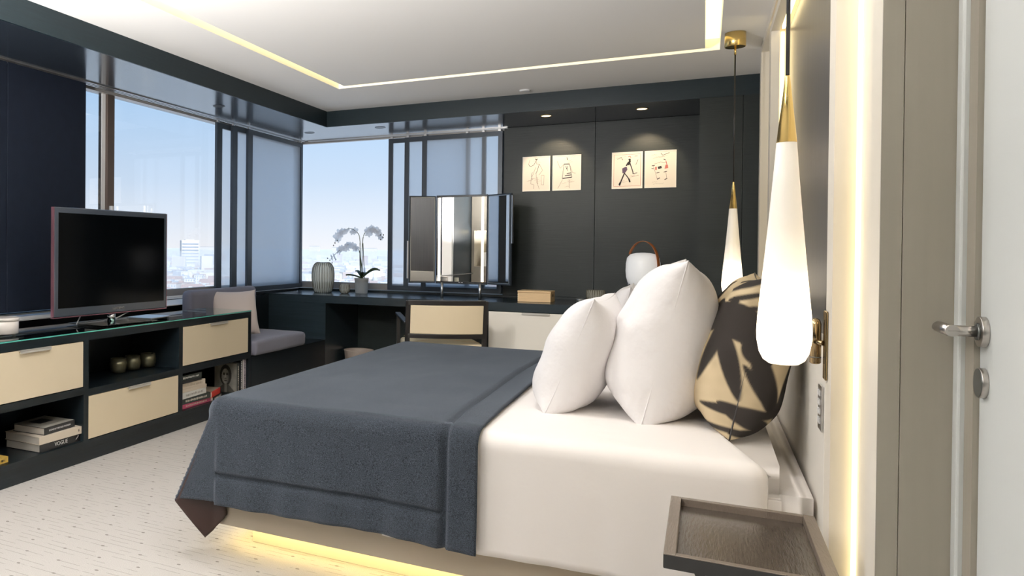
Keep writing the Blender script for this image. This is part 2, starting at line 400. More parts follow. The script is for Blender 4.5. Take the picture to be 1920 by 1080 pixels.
w2 = struct('window_2', BB((XW-.05, -1.66, YB+.05, YB+.10, .835, .902), (XW-.05, -1.66, YB+.05, YB+.10, ZS-.02, ZS)), 'winrail')
obj('pane', B(XW-.04, -1.67, YB+.074, YB+.08, .902, ZS-.02), 'glass', w2)
obj('mullion', B(-1.68, -1.656, YB+.051, YB+.10, .902, ZS-.02), 'screenframe', w2)
for k in range(3):
    x = XW-.012+k*.03
    struct('trim_%d' % (6+k), B(x, x+.012, YBK, YB-.02, ZS-.008, ZS-.0005), 'alu')
    struct('trim_%d' % (9+k), B(x-.012, x, YBK, 4.115, .803+.009*k, .811+.009*k), 'alu')
# big dark sliding panels at the left
for k, (y0, y1, x) in enumerate(((1.62, 3.388, XW+.03), (3.392, 4.088, XW+.03))):
    t = thing('blackout_screen', ('dark blue fabric blackout screen cut by the left edge of the photo' if k == 0 else 'dark blue fabric blackout screen behind the television'), 'screen', (x, (y0+y1)/2, .84))
    obj('fabric_sheet', B(x-.008, x+.012, y0, y1, .84, ZS-.012), 'panel_blue', t, world=True, bev=.003)
    obj('top_rail', B(x-.012, x+.008, y0, y1, ZS-.022, ZS-.009), 'alu', t, world=True)
# sheer framed sliding screens
def screen(name_label, grp, axis, a0, a1, depth, z0=.842, z1=ZS-.03):
    t = thing('sliding_screen', name_label, 'screen', ((depth, a0, z0) if axis == 'y' else (a0, depth, z0)), 0, grp)
    def bb(u0, u1, d0, d1, zz0, zz1):
        return B(depth+d0, depth+d1, u0, u1, zz0, zz1) if axis == 'y' else B(u0, u1, depth+d0, depth+d1, zz0, zz1)
    w = .045 if axis == 'x' else .085
    w2_ = .04
    obj('stile', bb(a0, a0+w, -.012, .012, z0, z1), 'screenframe', t, world=True)
    obj('stile', bb(a1-w2_, a1, -.012, .012, z0, z1), 'screenframe', t, world=True)
    obj('rail', bb(a0+w, a1-w2_, -.012, .012, z1-.045, z1), 'screenframe', t, world=True)
    obj('rail', bb(a0+w, a1-w2_, -.012, .012, z0, z0+.045), 'screenframe', t, world=True)
    obj('sheer_cloth', bb(a0+w, a1-w2_, -.0012, .0012, z0+.045, z1-.045), 'screencloth', t, world=True)
    for u in (a0+.03, a1-.03):
        obj('hanger', bb(u-.012, u+.012, -.008, .008, z1, ZS-.009), 'alu', t, world=True)
for i, (y0, y1, d, l) in enumerate(((5.81, 7.395, XW-.005, 'sheer sliding screen on the left window, outermost and farthest from the corner'),
                     (6.03, 7.397, XW+.022, 'sheer sliding screen on the left window, middle one of three layers'),
                     (6.26, 7.40, XW+.049, 'sheer sliding screen on the left window, room side layer touching the corner'))):
    screen(l, 'sheer screens on the left window', 'y', y0, y1, d)
for i, (x0, x1, d, l) in enumerate(((-2.81, -1.98, YB+.03, 'sheer sliding screen behind the vanity mirror, outermost, nearest the orchid'),
                     (-2.63, -1.82, YB+.003, 'sheer sliding screen behind the vanity mirror, middle layer of three'),
                     (-2.44, -1.662, YB-.024, 'sheer sliding screen behind the vanity mirror, room side layer beside the dark wall'))):
    screen(l, 'sheer screens on the far window', 'x', x0, x1, d)
for k in range(3):
    struct('trim_%d' % (12+k), B(-3.7, -1.62, YB+.022-k*.028, YB+.034-k*.028, ZS-.008, ZS-.0005), 'alu')

# headboard wall, portal frame, door wall
struct('wall_right', BB((.385, 1.3, 2.66, 4.92, 0, ZC), (.338, 1.3, 5.87, YF+.02, 0, ZC), (.40, 1.3, 4.92, 5.87, 0, ZC), (.40, 1.3, 1.909, 2.66, 0, ZC)), 'portal')
obj('veneer_panel', B(.378, .384, 2.66, 4.92, .957, 2.44), 'headpanel', bpy.data.objects['wall_right'])
pf = bmesh.new()
ZI, ZO = 2.43, 2.505
box(pf, XF, .41, 1.908, 2.014, 0, ZC)            # near outer strip with its flat side
box(pf, .355, .41, 2.014, 2.538, 0, ZO)          # near groove floor
box(pf, XF, .337, 2.538, 2.65, 0, ZI+.04)        # near inner strip
box(pf, .337, .41, 2.538, 2.60, 0, ZI+.04)
box(pf, XF, .337, 4.93, 5.05, 0, ZI+.04)         # far inner strip
box(pf, .337, .41, 4.99, 5.05, 0, ZI+.04)
box(pf, .342, .41, 5.05, 5.76, 0, ZO)            # far groove floor
box(pf, XF, .41, 5.76, 5.87, 0, ZC)              # far outer strip
box(pf, XF, .41, 2.014, 5.76, ZO, ZC)            # outer beam
box(pf, XF, .337, 2.65, 4.93, ZI, ZI+.04)        # inner beam
box(pf, .355, .41, 2.538, 5.05, ZI+.04, ZO)
struct('trim_15', pf, 'portal')
obj('side_panel', BB((XF, .331, 1.904, 1.909, 0, ZC), (.3325, .42, 1.904, 1.909, 0, ZC)), 'beige', bpy.data.objects['trim_15'])
lt = thing('portal_light', 'bright vertical light strip set in the cream frame beside the door wall', 'light', (.35, 2.5, 1.2))
obj('led_strip', B(.345, .354, 2.520, 2.537, 0.0, ZO), 'led_white', lt, world=True)
lt = thing('portal_light', 'faint light strip hidden in the far groove of the cream frame', 'light', (.34, 5.4, 1.2))
obj('led_strip', B(.326, .341, 5.052, 5.066, .6, ZO), 'led', lt, world=True)
lt = thing('headboard_light', 'warm light strip glowing round the dark panel above the bed', 'light', (.36, 3.8, 2.4))
obj('led_strip', B(.345, .360, 2.66, 4.92, ZI+.005, ZI+.02), 'led', lt, world=True)
obj('led_strip', B(.345, .360, 4.965, 4.98, .96, ZI), 'led', lt, world=True)
obj('led_strip', B(.345, .360, 2.61, 2.625, .96, ZI), 'led', lt, world=True)
hb = thing('headboard', 'pale low headboard panel with a flat ledge behind the pillows', 'headboard', (.34, 3.79, .0))
obj('panel', B(XF, .384, 2.655, 4.925, 0.0, .945), 'headlow', hb, world=True, bev=.004)
obj('ledge', B(XF-.002, .384, 2.655, 4.925, .945, .957), 'headlow', hb, world=True, bev=.003)

XD = .415
struct('wall_door', BB((XD, 1.3, 1.875, 1.904, 0, ZC), (XD, 1.3, YBK, .95, 0, ZC), (XD, 1.3, .95, 1.875, 2.3, ZC), (.60, 1.3, .95, 1.875, 0, 2.3)), 'beige')
d1 = struct('door_1', B(XD+.012, XD+.06, .98, 1.816, .005, 2.28), 'door', bev=.002)
obj('door_frame', BB((XD+.004, XD+.05, 1.8175, 1.868, 0, 2.3), (XD+.004, XD+.05, .95, .978, 0, 2.3)), 'beige', d1)
obj('architrave', B(XD-.006, XD+.03, 1.869, 1.903, 0, ZC), 'door', d1, bev=.004)
hx, hy, hz = XD+.012, 1.785, 1.115
def disc(x, y, z, r, t, n=40, bm=None):
    return tube([(x, y, z), (x-t, y, z)], r, n, bm)
o = obj('rosette', disc(hx, hy, hz, .0265, .010), 'steel', d1, bev=.001); obj('collar', disc(hx-.010, hy, hz, .015, .003, 24), 'steel_dark', o)
lv = tube([(hx-.012, hy, hz), (hx-.052, hy, hz)], .0096, 20)
tube([(hx-.046, hy-.0095, hz), (hx-.046, hy+.082, hz)], .0100, 20, lv)
obj('door_handle', lv, 'steel', d1)
o = obj('lock_cover', disc(hx, 1.786, 1.026, .026, .009), 'steel', d1, bev=.001); obj('lock_disc', disc(hx-.009, 1.786, 1.026, .0245, .001), 'steel_dark', o)

struct('wall_rear', B(-4.0, 1.3, YBK-.1, YBK, 0, ZC+.12), 'oak_wall')
struct('baseboard_right', B(.325, .3385, 5.88, YF, 0, .1), 'portal')

# ------------------------------------------------------------------ downlights
def downlight(x, y, z, on, label, r=.05, power=0, aim=None, size=60, blend=.5, col=(1, .82, .6), grp=None):
    t = thing('downlight', label, 'light', (x, y, z), 0, grp)
    rb = lathe([(r, -.004), (r, 0), (r*.78, 0), (r*.78, -.004)], 28, cap=False)
    bm2 = bmesh.new(); lathe([(r, -.003), (r, -.0005), (r*.76, -.0005), (r*.76, -.003)], 28, bm2, cap=False)
    n = len(bm2.verts)
    vs = list(bm2.verts)
    for i in range(28): bm2.faces.new((vs[i], vs[84+i], vs[84+(i+1) % 28], vs[(i+1) % 28]))
    rb.free()
    obj('ring', bm2, 'brass' if on else 'black_plastic', t)
    obj('lamp_face', lathe([(r*.76, -.0016), (r*.76, -.0006)], 24), 'spot_on' if on else 'black_plastic', t)
    if power:
        l = bpy.data.lights.new('spot', 'SPOT'); l.energy = power; l.color = col; l.spot_size = math.radians(size); l.spot_blend = blend; l.shadow_soft_size = .03
        lo = bpy.data.objects.new('bulb', l); COL.objects.link(lo); lo.parent = t; lo.location = (0, 0, -.02)
        d = Vector(aim or (0, 0, -1)); lo.rotation_euler = d.to_track_quat('-Z', 'Y').to_euler()
    return t
downlight(-3.445, 5.30, ZS, False, 'unlit black downlight in the soffit above the left window, nearest one')
downlight(-3.43, 6.93, ZS, False, 'unlit black downlight in the soffit at the window corner')
downlight(-2.685, 6.925, ZS, False, 'unlit black downlight in the soffit above the orchid window')
downlight(-1.19, 6.955, ZS, True, 'lit round downlight above the two left fashion sketches', power=19, aim=(.0, .50, -.44), size=60, blend=.35, col=(1, .78, .50))
downlight(-.452, 6.96, ZS, True, 'lit round downlight above the two right fashion sketches', power=19, aim=(0, .50, -.44), size=60, blend=.35, col=(1, .78, .50))
o = thing('smoke_sensor', 'flat round sensor on the ceiling near the dark beam', 'sensor', (-1.28, 6.50, ZC))
obj('housing', lathe([(.040, -.012), (.043, 0)], 28), 'white_plastic', o, smooth=False)
# added fill lights outside the view: ceiling lamps, desk spotlights and uplighter floor lamps
for i, (x, y, l) in enumerate(((-.75, .3, 'near the door'), (-.75, 2.9, 'over the bed'), (-2.2, .3, 'left of the camera'), (-2.0, 2.9, 'over the foot of the bed'), (-1.4, -1.0, 'at the rear wall'))):
    t = thing('added_ceiling_lamp', 'unseen round ceiling lamp added as fill light, ' + l, 'light', (x, y, ZC), 0, 'added ceiling lamps out of view')
    obj('housing', lathe([(.15, -.02), (.155, 0)], 28), 'white_plastic', t)
    l = bpy.data.lights.new('lamp', 'AREA'); l.shape = 'DISK'; l.size = .28; l.energy = 8.5; l.color = (1, .97, .95)
    lo = bpy.data.objects.new('bulb', l); COL.objects.link(lo); lo.parent = t; lo.location = (0, 0, -.022)
for x, y, tx, l in ((-2.25, 3.15, -2.3, 'left one'), (-1.05, 3.5, -.9, 'right one')):  # two unseen spotlights added to brighten the dim desk end
    t = thing('added_spotlight', 'unseen ceiling spotlight added to brighten the desk wall, ' + l, 'light', (x, y, ZC), 0, None)
    obj('housing', lathe([(.05, -.05), (.055, 0)], 28), 'white_plastic', t)
    l = bpy.data.lights.new('spot', 'SPOT'); l.energy = 100; l.color = (1, .95, .90); l.spot_size = math.radians(62); l.spot_blend = .9; l.shadow_soft_size = .12
    lo = bpy.data.objects.new('bulb', l); COL.objects.link(lo); lo.parent = t; lo.location = (0, 0, -.08)
    lo.rotation_euler = Vector((tx-x, 7.2-y, .75-ZC)).to_track_quat('-Z', 'Y').to_euler()
for i, (x, y, e, l) in enumerate(((-2.75, -.7, 330, 'in front of the cream wall'), (-.75, -1.1, 45, 'beside the door'), (-2.0, .25, 620, 'in the middle of the room'))):  # unseen uplighters added to raise the ceiling brightness
    t = thing('added_uplighter', 'unseen floor lamp added to light the ceiling, ' + l, 'lamp', (x, y, 0), 0, None)
    obj('foot', lathe([(.13, 0), (.14, .004), (.14, .018), (.02, .024)], 32), 'steel_dark', t)
    obj('pole', tube([(0, 0, .02), (0, 0, 1.32)], .012, 12), 'steel_dark', t)
    sh = grid(lambda u, v: (.22*math.cos(math.radians(-50+104*u)), .22*math.sin(math.radians(-50+104*u)), 1.33+.42*v), 20, 2)  # added curved screen blocking the uplight from the door wall
    so = obj('added_light_shield', sh, 'white_plastic', t); sm_ = so.modifiers.new('s', 'SOLIDIFY'); sm_.thickness = .004
    obj('bowl', lathe([(.03, 1.32), (.10, 1.325), (.17, 1.34), (.19, 1.365), (.185, 1.365), (.16, 1.35), (.03, 1.335)], 36, cap=False), 'white_plastic', t)
    l = bpy.data.lights.new('lamp', 'AREA'); l.shape = 'DISK'; l.size = .3; l.energy = e; l.color = (1, .975, .955)
    lo = bpy.data.objects.new('bulb', l); COL.objects.link(lo); lo.parent = t; lo.location = (0, 0, 1.368); lo.rotation_euler = (PI, 0, 0)
# ================================================================== CONSOLE, BENCH, DESK
cs = thing('console_cabinet', 'long low black stained console with cream drawers and open shelves under the left window', 'cabinet', (-3.33, 3.87, 0))
XB = -3.55
YS = [2.42, 2.46, 3.388, 3.428, 4.322, 4.366, 5.250, 5.290]
cb = bmesh.new()
box(cb, XB, XC-.012, 2.43, 5.285, 0, .09)                    # plinth
box(cb, XB, XC, 2.42, 5.29, .09, .125)
box(cb, XB, XC, 2.42, 5.29, .708, .752)                      # top
for a, b in ((2.42, 2.46), (3.388, 3.428), (4.322, 4.366), (5.25, 5.29)): box(cb, XB, XC, a, b, .125, .708)
box(cb, XB, XB+.015, 2.46, 5.25, .125, .708)
box(cb, XB, XC, 2.46, 3.388, .397, .438); box(cb, XB, XC, 3.428, 4.322, .384, .424); box(cb, XB, XC, 4.366, 5.25, .384, .432)
obj('carcass', cb, 'oak', cs, world=True)
def drawer(y0, y1, z0, z1, hy0, hy1):
    d = obj('drawer', B(XC-.02, XC-.002, y0, y1, z0, z1), 'cream', cs, world=True, bev=.002)
    hbm = bmesh.new(); box(hbm, XC-.004, XC+.012, hy0, hy1, z1-.004, z1+.001); box(hbm, XC+.009, XC+.012, hy0, hy1, z1-.016, z1-.002)
    obj('handle', hbm, 'alu_light', d, world=True)
drawer(2.463, 3.385, .442, .705, 2.90, 3.12); drawer(3.431, 4.319, .129, .381, 3.78, 4.0); drawer(4.369, 5.247, .436, .705, 4.70, 4.93)
gt = thing('glass_top', 'green edged glass sheet lying on the black console', 'glass', (-3.33, 3.87, .753))
obj('sheet', B(XB, XC, 2.42, 5.29, .753, .763), 'teal_edge', gt, world=True)
obj('edge', B(XC+.0005, XC+.0015, 2.42, 5.29, .7545, .7615), 'teal_solid', gt, world=True)

bn = thing('bench', 'black stained window bench built between the console and the desk', 'bench', (-3.45, 6.0, 0))
obj('bench_box', B(-3.78, XC, 5.295, YF-.002, 0, .392), 'oak', bn, world=True)
obj('wall_ledge', B(-3.78, -3.735, 5.295, YF, .392, .80), 'oak', bn, world=True)
def cushion_bm(x0, x1, y0, y1, z0, z1, puff=.01, r=.03):
    bm = bmesh.new(); box(bm, x0, x1, y0, y1, z0, z1)
    bmesh.ops.bevel(bm, geom=bm.edges[:], offset=r, segments=4, affect='EDGES', profile=.5)
    bmesh.ops.subdivide_edges(bm, edges=[e for e in bm.edges if e.calc_length() > .12], cuts=7, use_grid_fill=True)
    for v in bm.verts:
        u = (v.co.x-x0)/(x1-x0)*2-1; w = (v.co.y-y0)/(y1-y0)*2-1; t = (v.co.z-z0)/(z1-z0)
        v.co.z += puff*(1-u*u)*(1-w*w)*t + .003*noise.noise(v.co*7)
    return bm
sc_ = thing('seat_cushion', 'thick grey fabric seat cushion lying on the window bench', 'cushion', (-3.35, 5.76, .393))
obj('cover', cushion_bm(-3.62, -3.085, 5.31, 6.20, .395, .515), 'grey_cushion', sc_, world=True, smooth=True)
bc = thing('back_cushion', 'grey fabric bolster cushion standing against the window sill', 'cushion', (-3.6, 5.5, .52))
bm = cushion_bm(-3.71, -3.60, 5.15, 6.22, .545, .905, 0, .045)
obj('cover', bm, 'grey_cushion', bc, world=True, smooth=True)

def pillow_bm(W_, H_, T_, n=36, p=3.4, q=.42, pinch=.06, seed=0, wr=.012, low=.25, ear=.03):
    """standing pillow: width along Y, height along Z, thickness along X; origin at the bottom centre"""
    bm = bmesh.new(); side = []
    for s in (-1, 1):
        g = []
        for i in range(n+1):
            row = []
            for j in range(n+1):
                u = math.sin((i/n*2-1)*PI/2); v = math.sin((j/n*2-1)*PI/2)
                f = max(0, (1-abs(u)**p)*(1-abs(v)**p))**q
                t = T_/2*f*(1-low*v*(1 if v > 0 else .4))
                y = W_/2*u*(1-pinch*(1-v*v)*abs(u)); z = H_/2*v*(1-pinch*(1-u*u)*abs(v))
                y *= 1+ear*abs(u*v)**6; z *= 1+ear*abs(u*v)**6
                nn = noise.noise(Vector((y*5+seed, z*5, s*3))) + .5*noise.noise(Vector((y*14+seed, z*9, s*3)))
                edge = min(1, 4*f)
                row.append((s*(t+wr*nn*edge*.8), y+wr*.6*noise.noise(Vector((z*9, seed, 1)))*abs(u)**3, z+H_/2))
            g.append(row)
        side.append(g)
    V = {}
    def vert(s, i, j):
        k = (s, i, j) if 0 < i < n and 0 < j < n else (0, i, j)
        if k not in V:
            x, y, z = side[s][i][j]
            V[k] = bm.verts.new((0 if k[0] == 0 and not (0 < i < n and 0 < j < n) else x, y, z))
        return V[k]
    for s in (0, 1):
        for i in range(n):
            for j in range(n):
                f = bm.faces.new((vert(s, i, j), vert(s, i+1, j), vert(s, i+1, j+1), vert(s, i, j+1))); f.smooth = True
    return bm
def seam_bm(W_, H_, pinch, ear, r, n=24, wr=0, seed=0):
    pts = []
    for (a, b) in (((-1, -1), (1, -1)), ((1, -1), (1, 1)), ((1, 1), (-1, 1)), ((-1, 1), (-1, -1))):
        for k in range(n):
            u = a[0]+(b[0]-a[0])*k/n; v = a[1]+(b[1]-a[1])*k/n
            y = W_/2*u*(1-pinch*(1-v*v)*abs(u)); z = H_/2*v*(1-pinch*(1-u*u)*abs(v)); e = 1+ear*abs(u*v)**6
            z2 = z*e; y2 = y*e+wr*.6*noise.noise(Vector((z2*9, seed, 1)))*abs(u)**3
            pts.append((0, y2, z2+H_/2))
    pts.append(pts[0]); return tube(pts, r, 6)
def pillow(name, label, cat, loc, rot, W_, H_, T_, mt, seed=0, group=None, seam=None, **k):
    t = thing(name, label, cat, loc, 0, group, rot)
    o = obj('cover', pillow_bm(W_, H_, T_, seed=seed, **k), mt, t)
    obj('piping', seam_bm(W_, H_, k.get('pinch', .07), k.get('ear', .03), .0028, wr=k.get('wr', .012), seed=seed), seam or mt, t)
    return t
pillow('throw_pillow', 'small blush beige throw pillow leaning on the grey bench cushion', 'pillow', (-3.44, 5.60, .512), (0, -.30, -.62), .42, .39, .15, 'blush', seed=3)

dk = thing('desk', 'long dark stained desk counter running under the far window and dark wall', 'desk', (-1.9, 7.05, 0))
obj('worktop', BB((-3.795, XC+.0, YF, YB-.002, .74, .812), (XC, -.045, YF, YB-.002, .74, .812)), 'oak_desk', dk, world=True)
obj('end_panel', B(-3.78, XC, YF+.004, YF+.03, 0, .739), 'oak_desk', dk, world=True)
obj('side_panel', B(XC-.02, XC, YF+.03, YB-.002, 0, .739), 'oak_desk', dk, world=True)
dc = thing('desk_cabinet', 'cream fronted drawer cabinet under the desk counter behind the bed', 'cabinet', (-.8, 7.05, 0))
obj('carcass', B(-1.60, -.05, YF+.022, YB-.01, .03, .738), 'oak', dc, world=True)
for x0, x1 in ((-1.592, -.822), (-.818, -.06)):
    for z0, z1 in ((.42, .733), (.06, .415)):
        d = obj('drawer', B(x0, x1, YF+.002, YF+.021, z0, z1), 'cream_desk', dc, world=True, bev=.002)
        xm = (x0+x1)/2
        obj('handle', BB((xm-.11, xm+.11, YF-.012, YF+.003, z1-.003, z1+.001), (xm-.11, xm+.11, YF-.012, YF-.009, z1-.014, z1-.003)), 'alu_light', d, world=True)

# ------------------------------------------------------------------ television
tv = thing('television', 'flat black television on a chrome stand on the glass topped console', 'television', (-3.30, 3.855, .764), math.radians(-3.4))
obj('bezel', B(-.02, .012, -.505, .505, .07, .724), 'tv', tv, bev=.006)
obj('back_case', B(-.045, -.021, -.40, .40, .12, .66), 'black_plastic', tv, bev=.01)
obj('screen', B(.0122, .0135, -.476, .476, .122, .690), 'tvscreen', tv)
obj('clear_edge', BB((-.012, .010, -.511, -.5055, .072, .722), (-.012, .010, .5055, .511, .072, .722), (-.012, .010, -.511, .511, .0645, .0695)), 'tvrim', tv)
lettering('logo', 'SAMSUNG', .022, 'alu', tv, (.0125, .03, .095), (PI/2, 0, PI/2), 1.1)
obj('neck', tube([(-.02, 0, .013), (-.02, 0, .069)], .026, 20), 'chrome', tv)
sb = bmesh.new(); box(sb, -.13, .13, -.19, .19, .001, .008)
obj('foot', sb, 'chrome', tv, bev=.003)
obj('foot_glass', B(-.16, .16, -.25, .25, .0085, .0125), 'teal_edge', tv)
cbm = tube([(-.05, -.10, .13), (-.05, -.22, .085), (-.03, -.28, .03), (-.02, -.30, .016)], .004, 6); tube([(-.05, .10, .13), (.0, .16, .07), (-.02, .05, .03), (-.06, -.02, .02)], .004, 6, cbm)
obj('cable', cbm, 'white_plastic', tv)
rc = thing('tablet_tray', 'thin silver folder lying beside the television stand', 'tray', (-3.30, 4.22, .764), .1)
obj('plate', B(-.10, .10, -.12, .12, .012, .018), 'alu', rc); [obj('foot', B(-.09, .09, a_, a_+.02, 0, .012), 'steel_dark', rc) for a_ in (-.11, .09)]
mb = thing('marble_box', 'round white marble box with a lid on three small feet on the console', 'box', (-3.335, 2.99, .764))
obj('body', lathe([(.074, .010), (.078, .014), (.078, .078), (.076, .080)], 40), 'marble', mb)
obj('lid', lathe([(.078, .0815), (.081, .084), (.081, .096), (.079, .099)], 40), 'marble', mb)
for k in range(3):
    a = k*2.1+.5; obj('foot', lathe([(.009, 0), (.010, .010)], 12, c=(.055*math.cos(a), .055*math.sin(a), 0)), 'marble', mb)
wc = thing('candle_glass', 'small pale candle glass cut by the left photo edge next to the marble box', 'candle', (-3.20, 2.735, .764))
obj('glass', lathe([(.028, 0), (.032, .01), (.032, .075), (.030, .078)], 28), 'ribglass', wc)
cp = None
for k, (y, l) in enumerate(((3.975, 'smoked metallic glass tumbler, left of three on the console shelf'), (4.12, 'smoked metallic glass tumbler, middle of three on the console shelf'), (4.275, 'smoked metallic glass tumbler, right of three on the console shelf'))):
    if cp is None:
        cp = thing('tumbler', l, 'glass', (-3.36, y, .425), 0, 'tumblers on the console shelf')
        obj('cup', lathe([(.030, 0), (.047, .004), (.054, .03), (.056, .055), (.050, .095), (.047, .095), (.052, .055), (.044, .01), (.001, .008)], 40), 'bronzeglass', cp)
        obj('base', lathe([(.030, -.0005), (.030, .0)], 20), 'ribdark', cp)
    else: dup(cp, (-3.36+.01*(k-1), y, .425), None, l)

# ------------------------------------------------------------------ books
def book(label, loc, L, Wd, T, cov, rot=(0, 0, 0), text=None, tmt='white_plastic', tsize=.5, marks=0, pages='pages', extra=None):
    """lying flat: spine faces +x and runs along y, z up; origin under the spine's middle"""
    t = thing('book', label, 'book', loc, 0, 'books in the console', rot)
    e = .0022
    o = obj('cover', BB((-Wd, 0, -L/2, L/2, 0, e), (-Wd, 0, -L/2, L/2, T-e, T), (-.003, 0, -L/2, L/2, e, T-e)), cov, t)
    obj('page_block', B(-Wd+.005, -.0035, -L/2+.004, L/2-.004, e+.0002, T-e-.0002), pages, t)
    if text: lettering('lettering', text, T*tsize, tmt, t, (.0003, 0, T*.5), (PI/2, 0, PI/2), 1.0)
    if marks:
        bm = bmesh.new(); rr = random.Random(marks); y = -L*.36
        while y < L*.36:
            w = rr.uniform(.004, .012); box(bm, .0002, .0006, y, y+w, T*rr.uniform(.28, .36), T*rr.uniform(.60, .72)); y += w+rr.uniform(.003, .008)
        obj('lettering', bm, tmt, t)
    if extra: extra(t, L, Wd, T)
    return t
M['bk_black'] = mat('black book cloth', (.012, .013, .015), .4); M['bk_grey'] = mat('grey book cover', (.30, .29, .27), .5); M['bk_cream'] = mat('cream book spine', (.66, .58, .48), .5)
M['bk_white'] = mat('white book cover', (.72, .72, .70), .5); M['bk_red'] = mat('red book cover', (.62, .045, .03), .45); M['bk_pink'] = mat('pink book cover', (.55, .10, .20), .5)
M['bk_tan'] = mat('tan paper cover', (.40, .33, .25), .6); M['bk_blue'] = mat('bright blue cover', (.10, .48, .68), .5); M['bk_lilac'] = mat('lilac white cover', (.62, .55, .62), .5)
M['bk_dgreen'] = mat('dark green cover', (.03, .04, .035), .4); M['bk_gold'] = mat('ochre patterned cover', (.50, .33, .07), .4, var=(60, .6)); M['bk_pale'] = mat('pale grey paper cover', (.40, .38, .33), .5)
def top_print(t, L, Wd, T):
    o = obj('cover_sheet', B(-Wd+.003, -.004, -L/2+.003, L/2-.003, T+.0001, T+.0006), 'bk_pale', t)
    obj('picture_print', B(-Wd*.80, -Wd*.42, -L*.22, L*.22, T+.0007, T+.0010), 'bk_black', t)
def corner_mark(t, L, Wd, T):
    bm = bar((.0006, L*.36, T*.35), (.0006, L*.43, T*.75), .0015, .003); bar((.0006, L*.43, T*.75), (.0006, L*.40, T*.72), .0015, .003, bm); obj('emblem', bm, 'white_plastic', t)
def k_mark(t, L, Wd, T): lettering('emblem', 'K', T*.55, 'bk_black', t, (.0004, L*.44, T*.5), (PI/2, 0, PI/2))
zb = .126
book('large black book with white title lettering, lowest of the stack in the left opening', (-3.145, 3.235, zb), .33, .26, .044, 'bk_black', (0, 0, .02), 'VOGUE', 'white_plastic', .70, extra=corner_mark)
book('thick book with a cream spine, middle of the stack in the left opening', (-3.137, 3.225, zb+.0445), .325, .27, .042, 'bk_cream', (0, 0, -.01), extra=k_mark)
book('black spined book with a framed cover picture, top of the left opening stack', (-3.155, 3.235, zb+.087), .25, .23, .040, 'bk_black', (0, 0, .05), 'ICONS OF VINTAGE FASHION', 'white_plastic', .33, extra=top_print)
book('small ochre patterned book, lowest of the pile cut by the left edge', (-3.15, 2.75, zb), .22, .17, .030, 'bk_gold', (0, 0, .03), marks=5, tmt='bk_black')
book('small bright blue book in the pile cut by the left edge', (-3.17, 2.70, zb+.0305), .20, .16, .028, 'bk_blue', (0, 0, 0), marks=6)
book('thin cream book above the blue one at the left edge', (-3.17, 2.695, zb+.059), .19, .15, .018, 'bk_cream', (0, 0, 0))
book('salmon red book, top of the pile cut by the left edge', (-3.17, 2.67, zb+.0775), .20, .15, .033, 'bk_red', (0, 0, 0))
zr = .126
st = [('thin pink book with violet spine, lowest of the stack in the right opening', .37, .24, .030, 'bk_pink', 11, 4.585, 'bk_cream'),
      ('black book with tall spine letters, second from below in the right stack', .35, .24, .040, 'bk_dgreen', 12, 4.575, 'pages'),
      ('white book with a grey spine label in the right opening stack', .31, .22, .042, 'bk_white', 13, 4.555, 'bk_grey'),
      ('slim cream paperback, fourth from the top in the right opening stack', .32, .20, .024, 'bk_cream', 0, 4.545, 'bk_red'),
      ('thick cream book, third from the top in the right opening stack', .30, .20, .040, 'bk_cream', 14, 4.535, 'bk_tan'),
      ('slim dark book second from the top in the right opening stack', .25, .19, .020, 'bk_black', 0, 4.51, 'pages'),
      ('dark grey book with pale lettering topmost in the right opening stack', .26, .19, .034, 'bk_dgreen', 15, 4.505, 'bk_white')]
z = zr
for l, L, Wd, T, c, mk, y, tm in st:
    book(l, (-3.15+.006*math.sin(y*300), y, z), L, Wd, T, c, (0, 0, .03*math.sin(y*170)), marks=mk, tmt=tm); z += T+.0005
book('dark book lying flat under the red spined one on the right shelf', (-3.16, 4.87, zr), .20, .17, .026, 'bk_black', (0, 0, .25), marks=21)
book('red spined book with a tan cover lying flat on the right shelf', (-3.165, 4.86, zr+.0265), .21, .18, .042, 'bk_red', (0, 0, .28), extra=lambda t, L, Wd, T: obj('cover_sheet', B(-Wd+.002, -.006, -L/2+.002, L/2-.002, T+.0001, T+.0008), 'bk_tan', t))
# upright books: spine faces the room (+x), front cover faces the camera (-y)
def upright(label, loc, H, Wd, T, cov, marks=0, tmt='white_plastic', face=None, rz=0):
    t = thing('book', label, 'book', loc, rz, 'books in the console')
    e = .0022
    obj('cover', BB((-Wd, 0, -T, -T+e, 0, H), (-Wd, 0, -e, 0, 0, H), (-.003, 0, -T+e, -e, 0, H)), cov, t)
    obj('page_block', B(-Wd+.004, -.0035, -T+e+.0002, -e-.0002, .003, H-.003), 'pages', t)
    if marks:
        bm = bmesh.new(); rr = random.Random(marks); zz = H*.08
        while zz < H*.9:
            w = rr.uniform(.004, .012); box(bm, .0002, .0006, -T*rr.uniform(.66, .75), -T*rr.uniform(.25, .34), zz, zz+w); zz += w+rr.uniform(.003, .006)
        obj('lettering', bm, tmt, t)
    return t
pb = upright('grey green book standing with a portrait photograph on its cover', (-3.145, 5.155, zr), .235, .20, .035, 'bk_dgreen', 31, 'pages', rz=.12)
nn = 64; me = bpy.data.meshes.new('portrait_print'); vs = []; cs_ = []
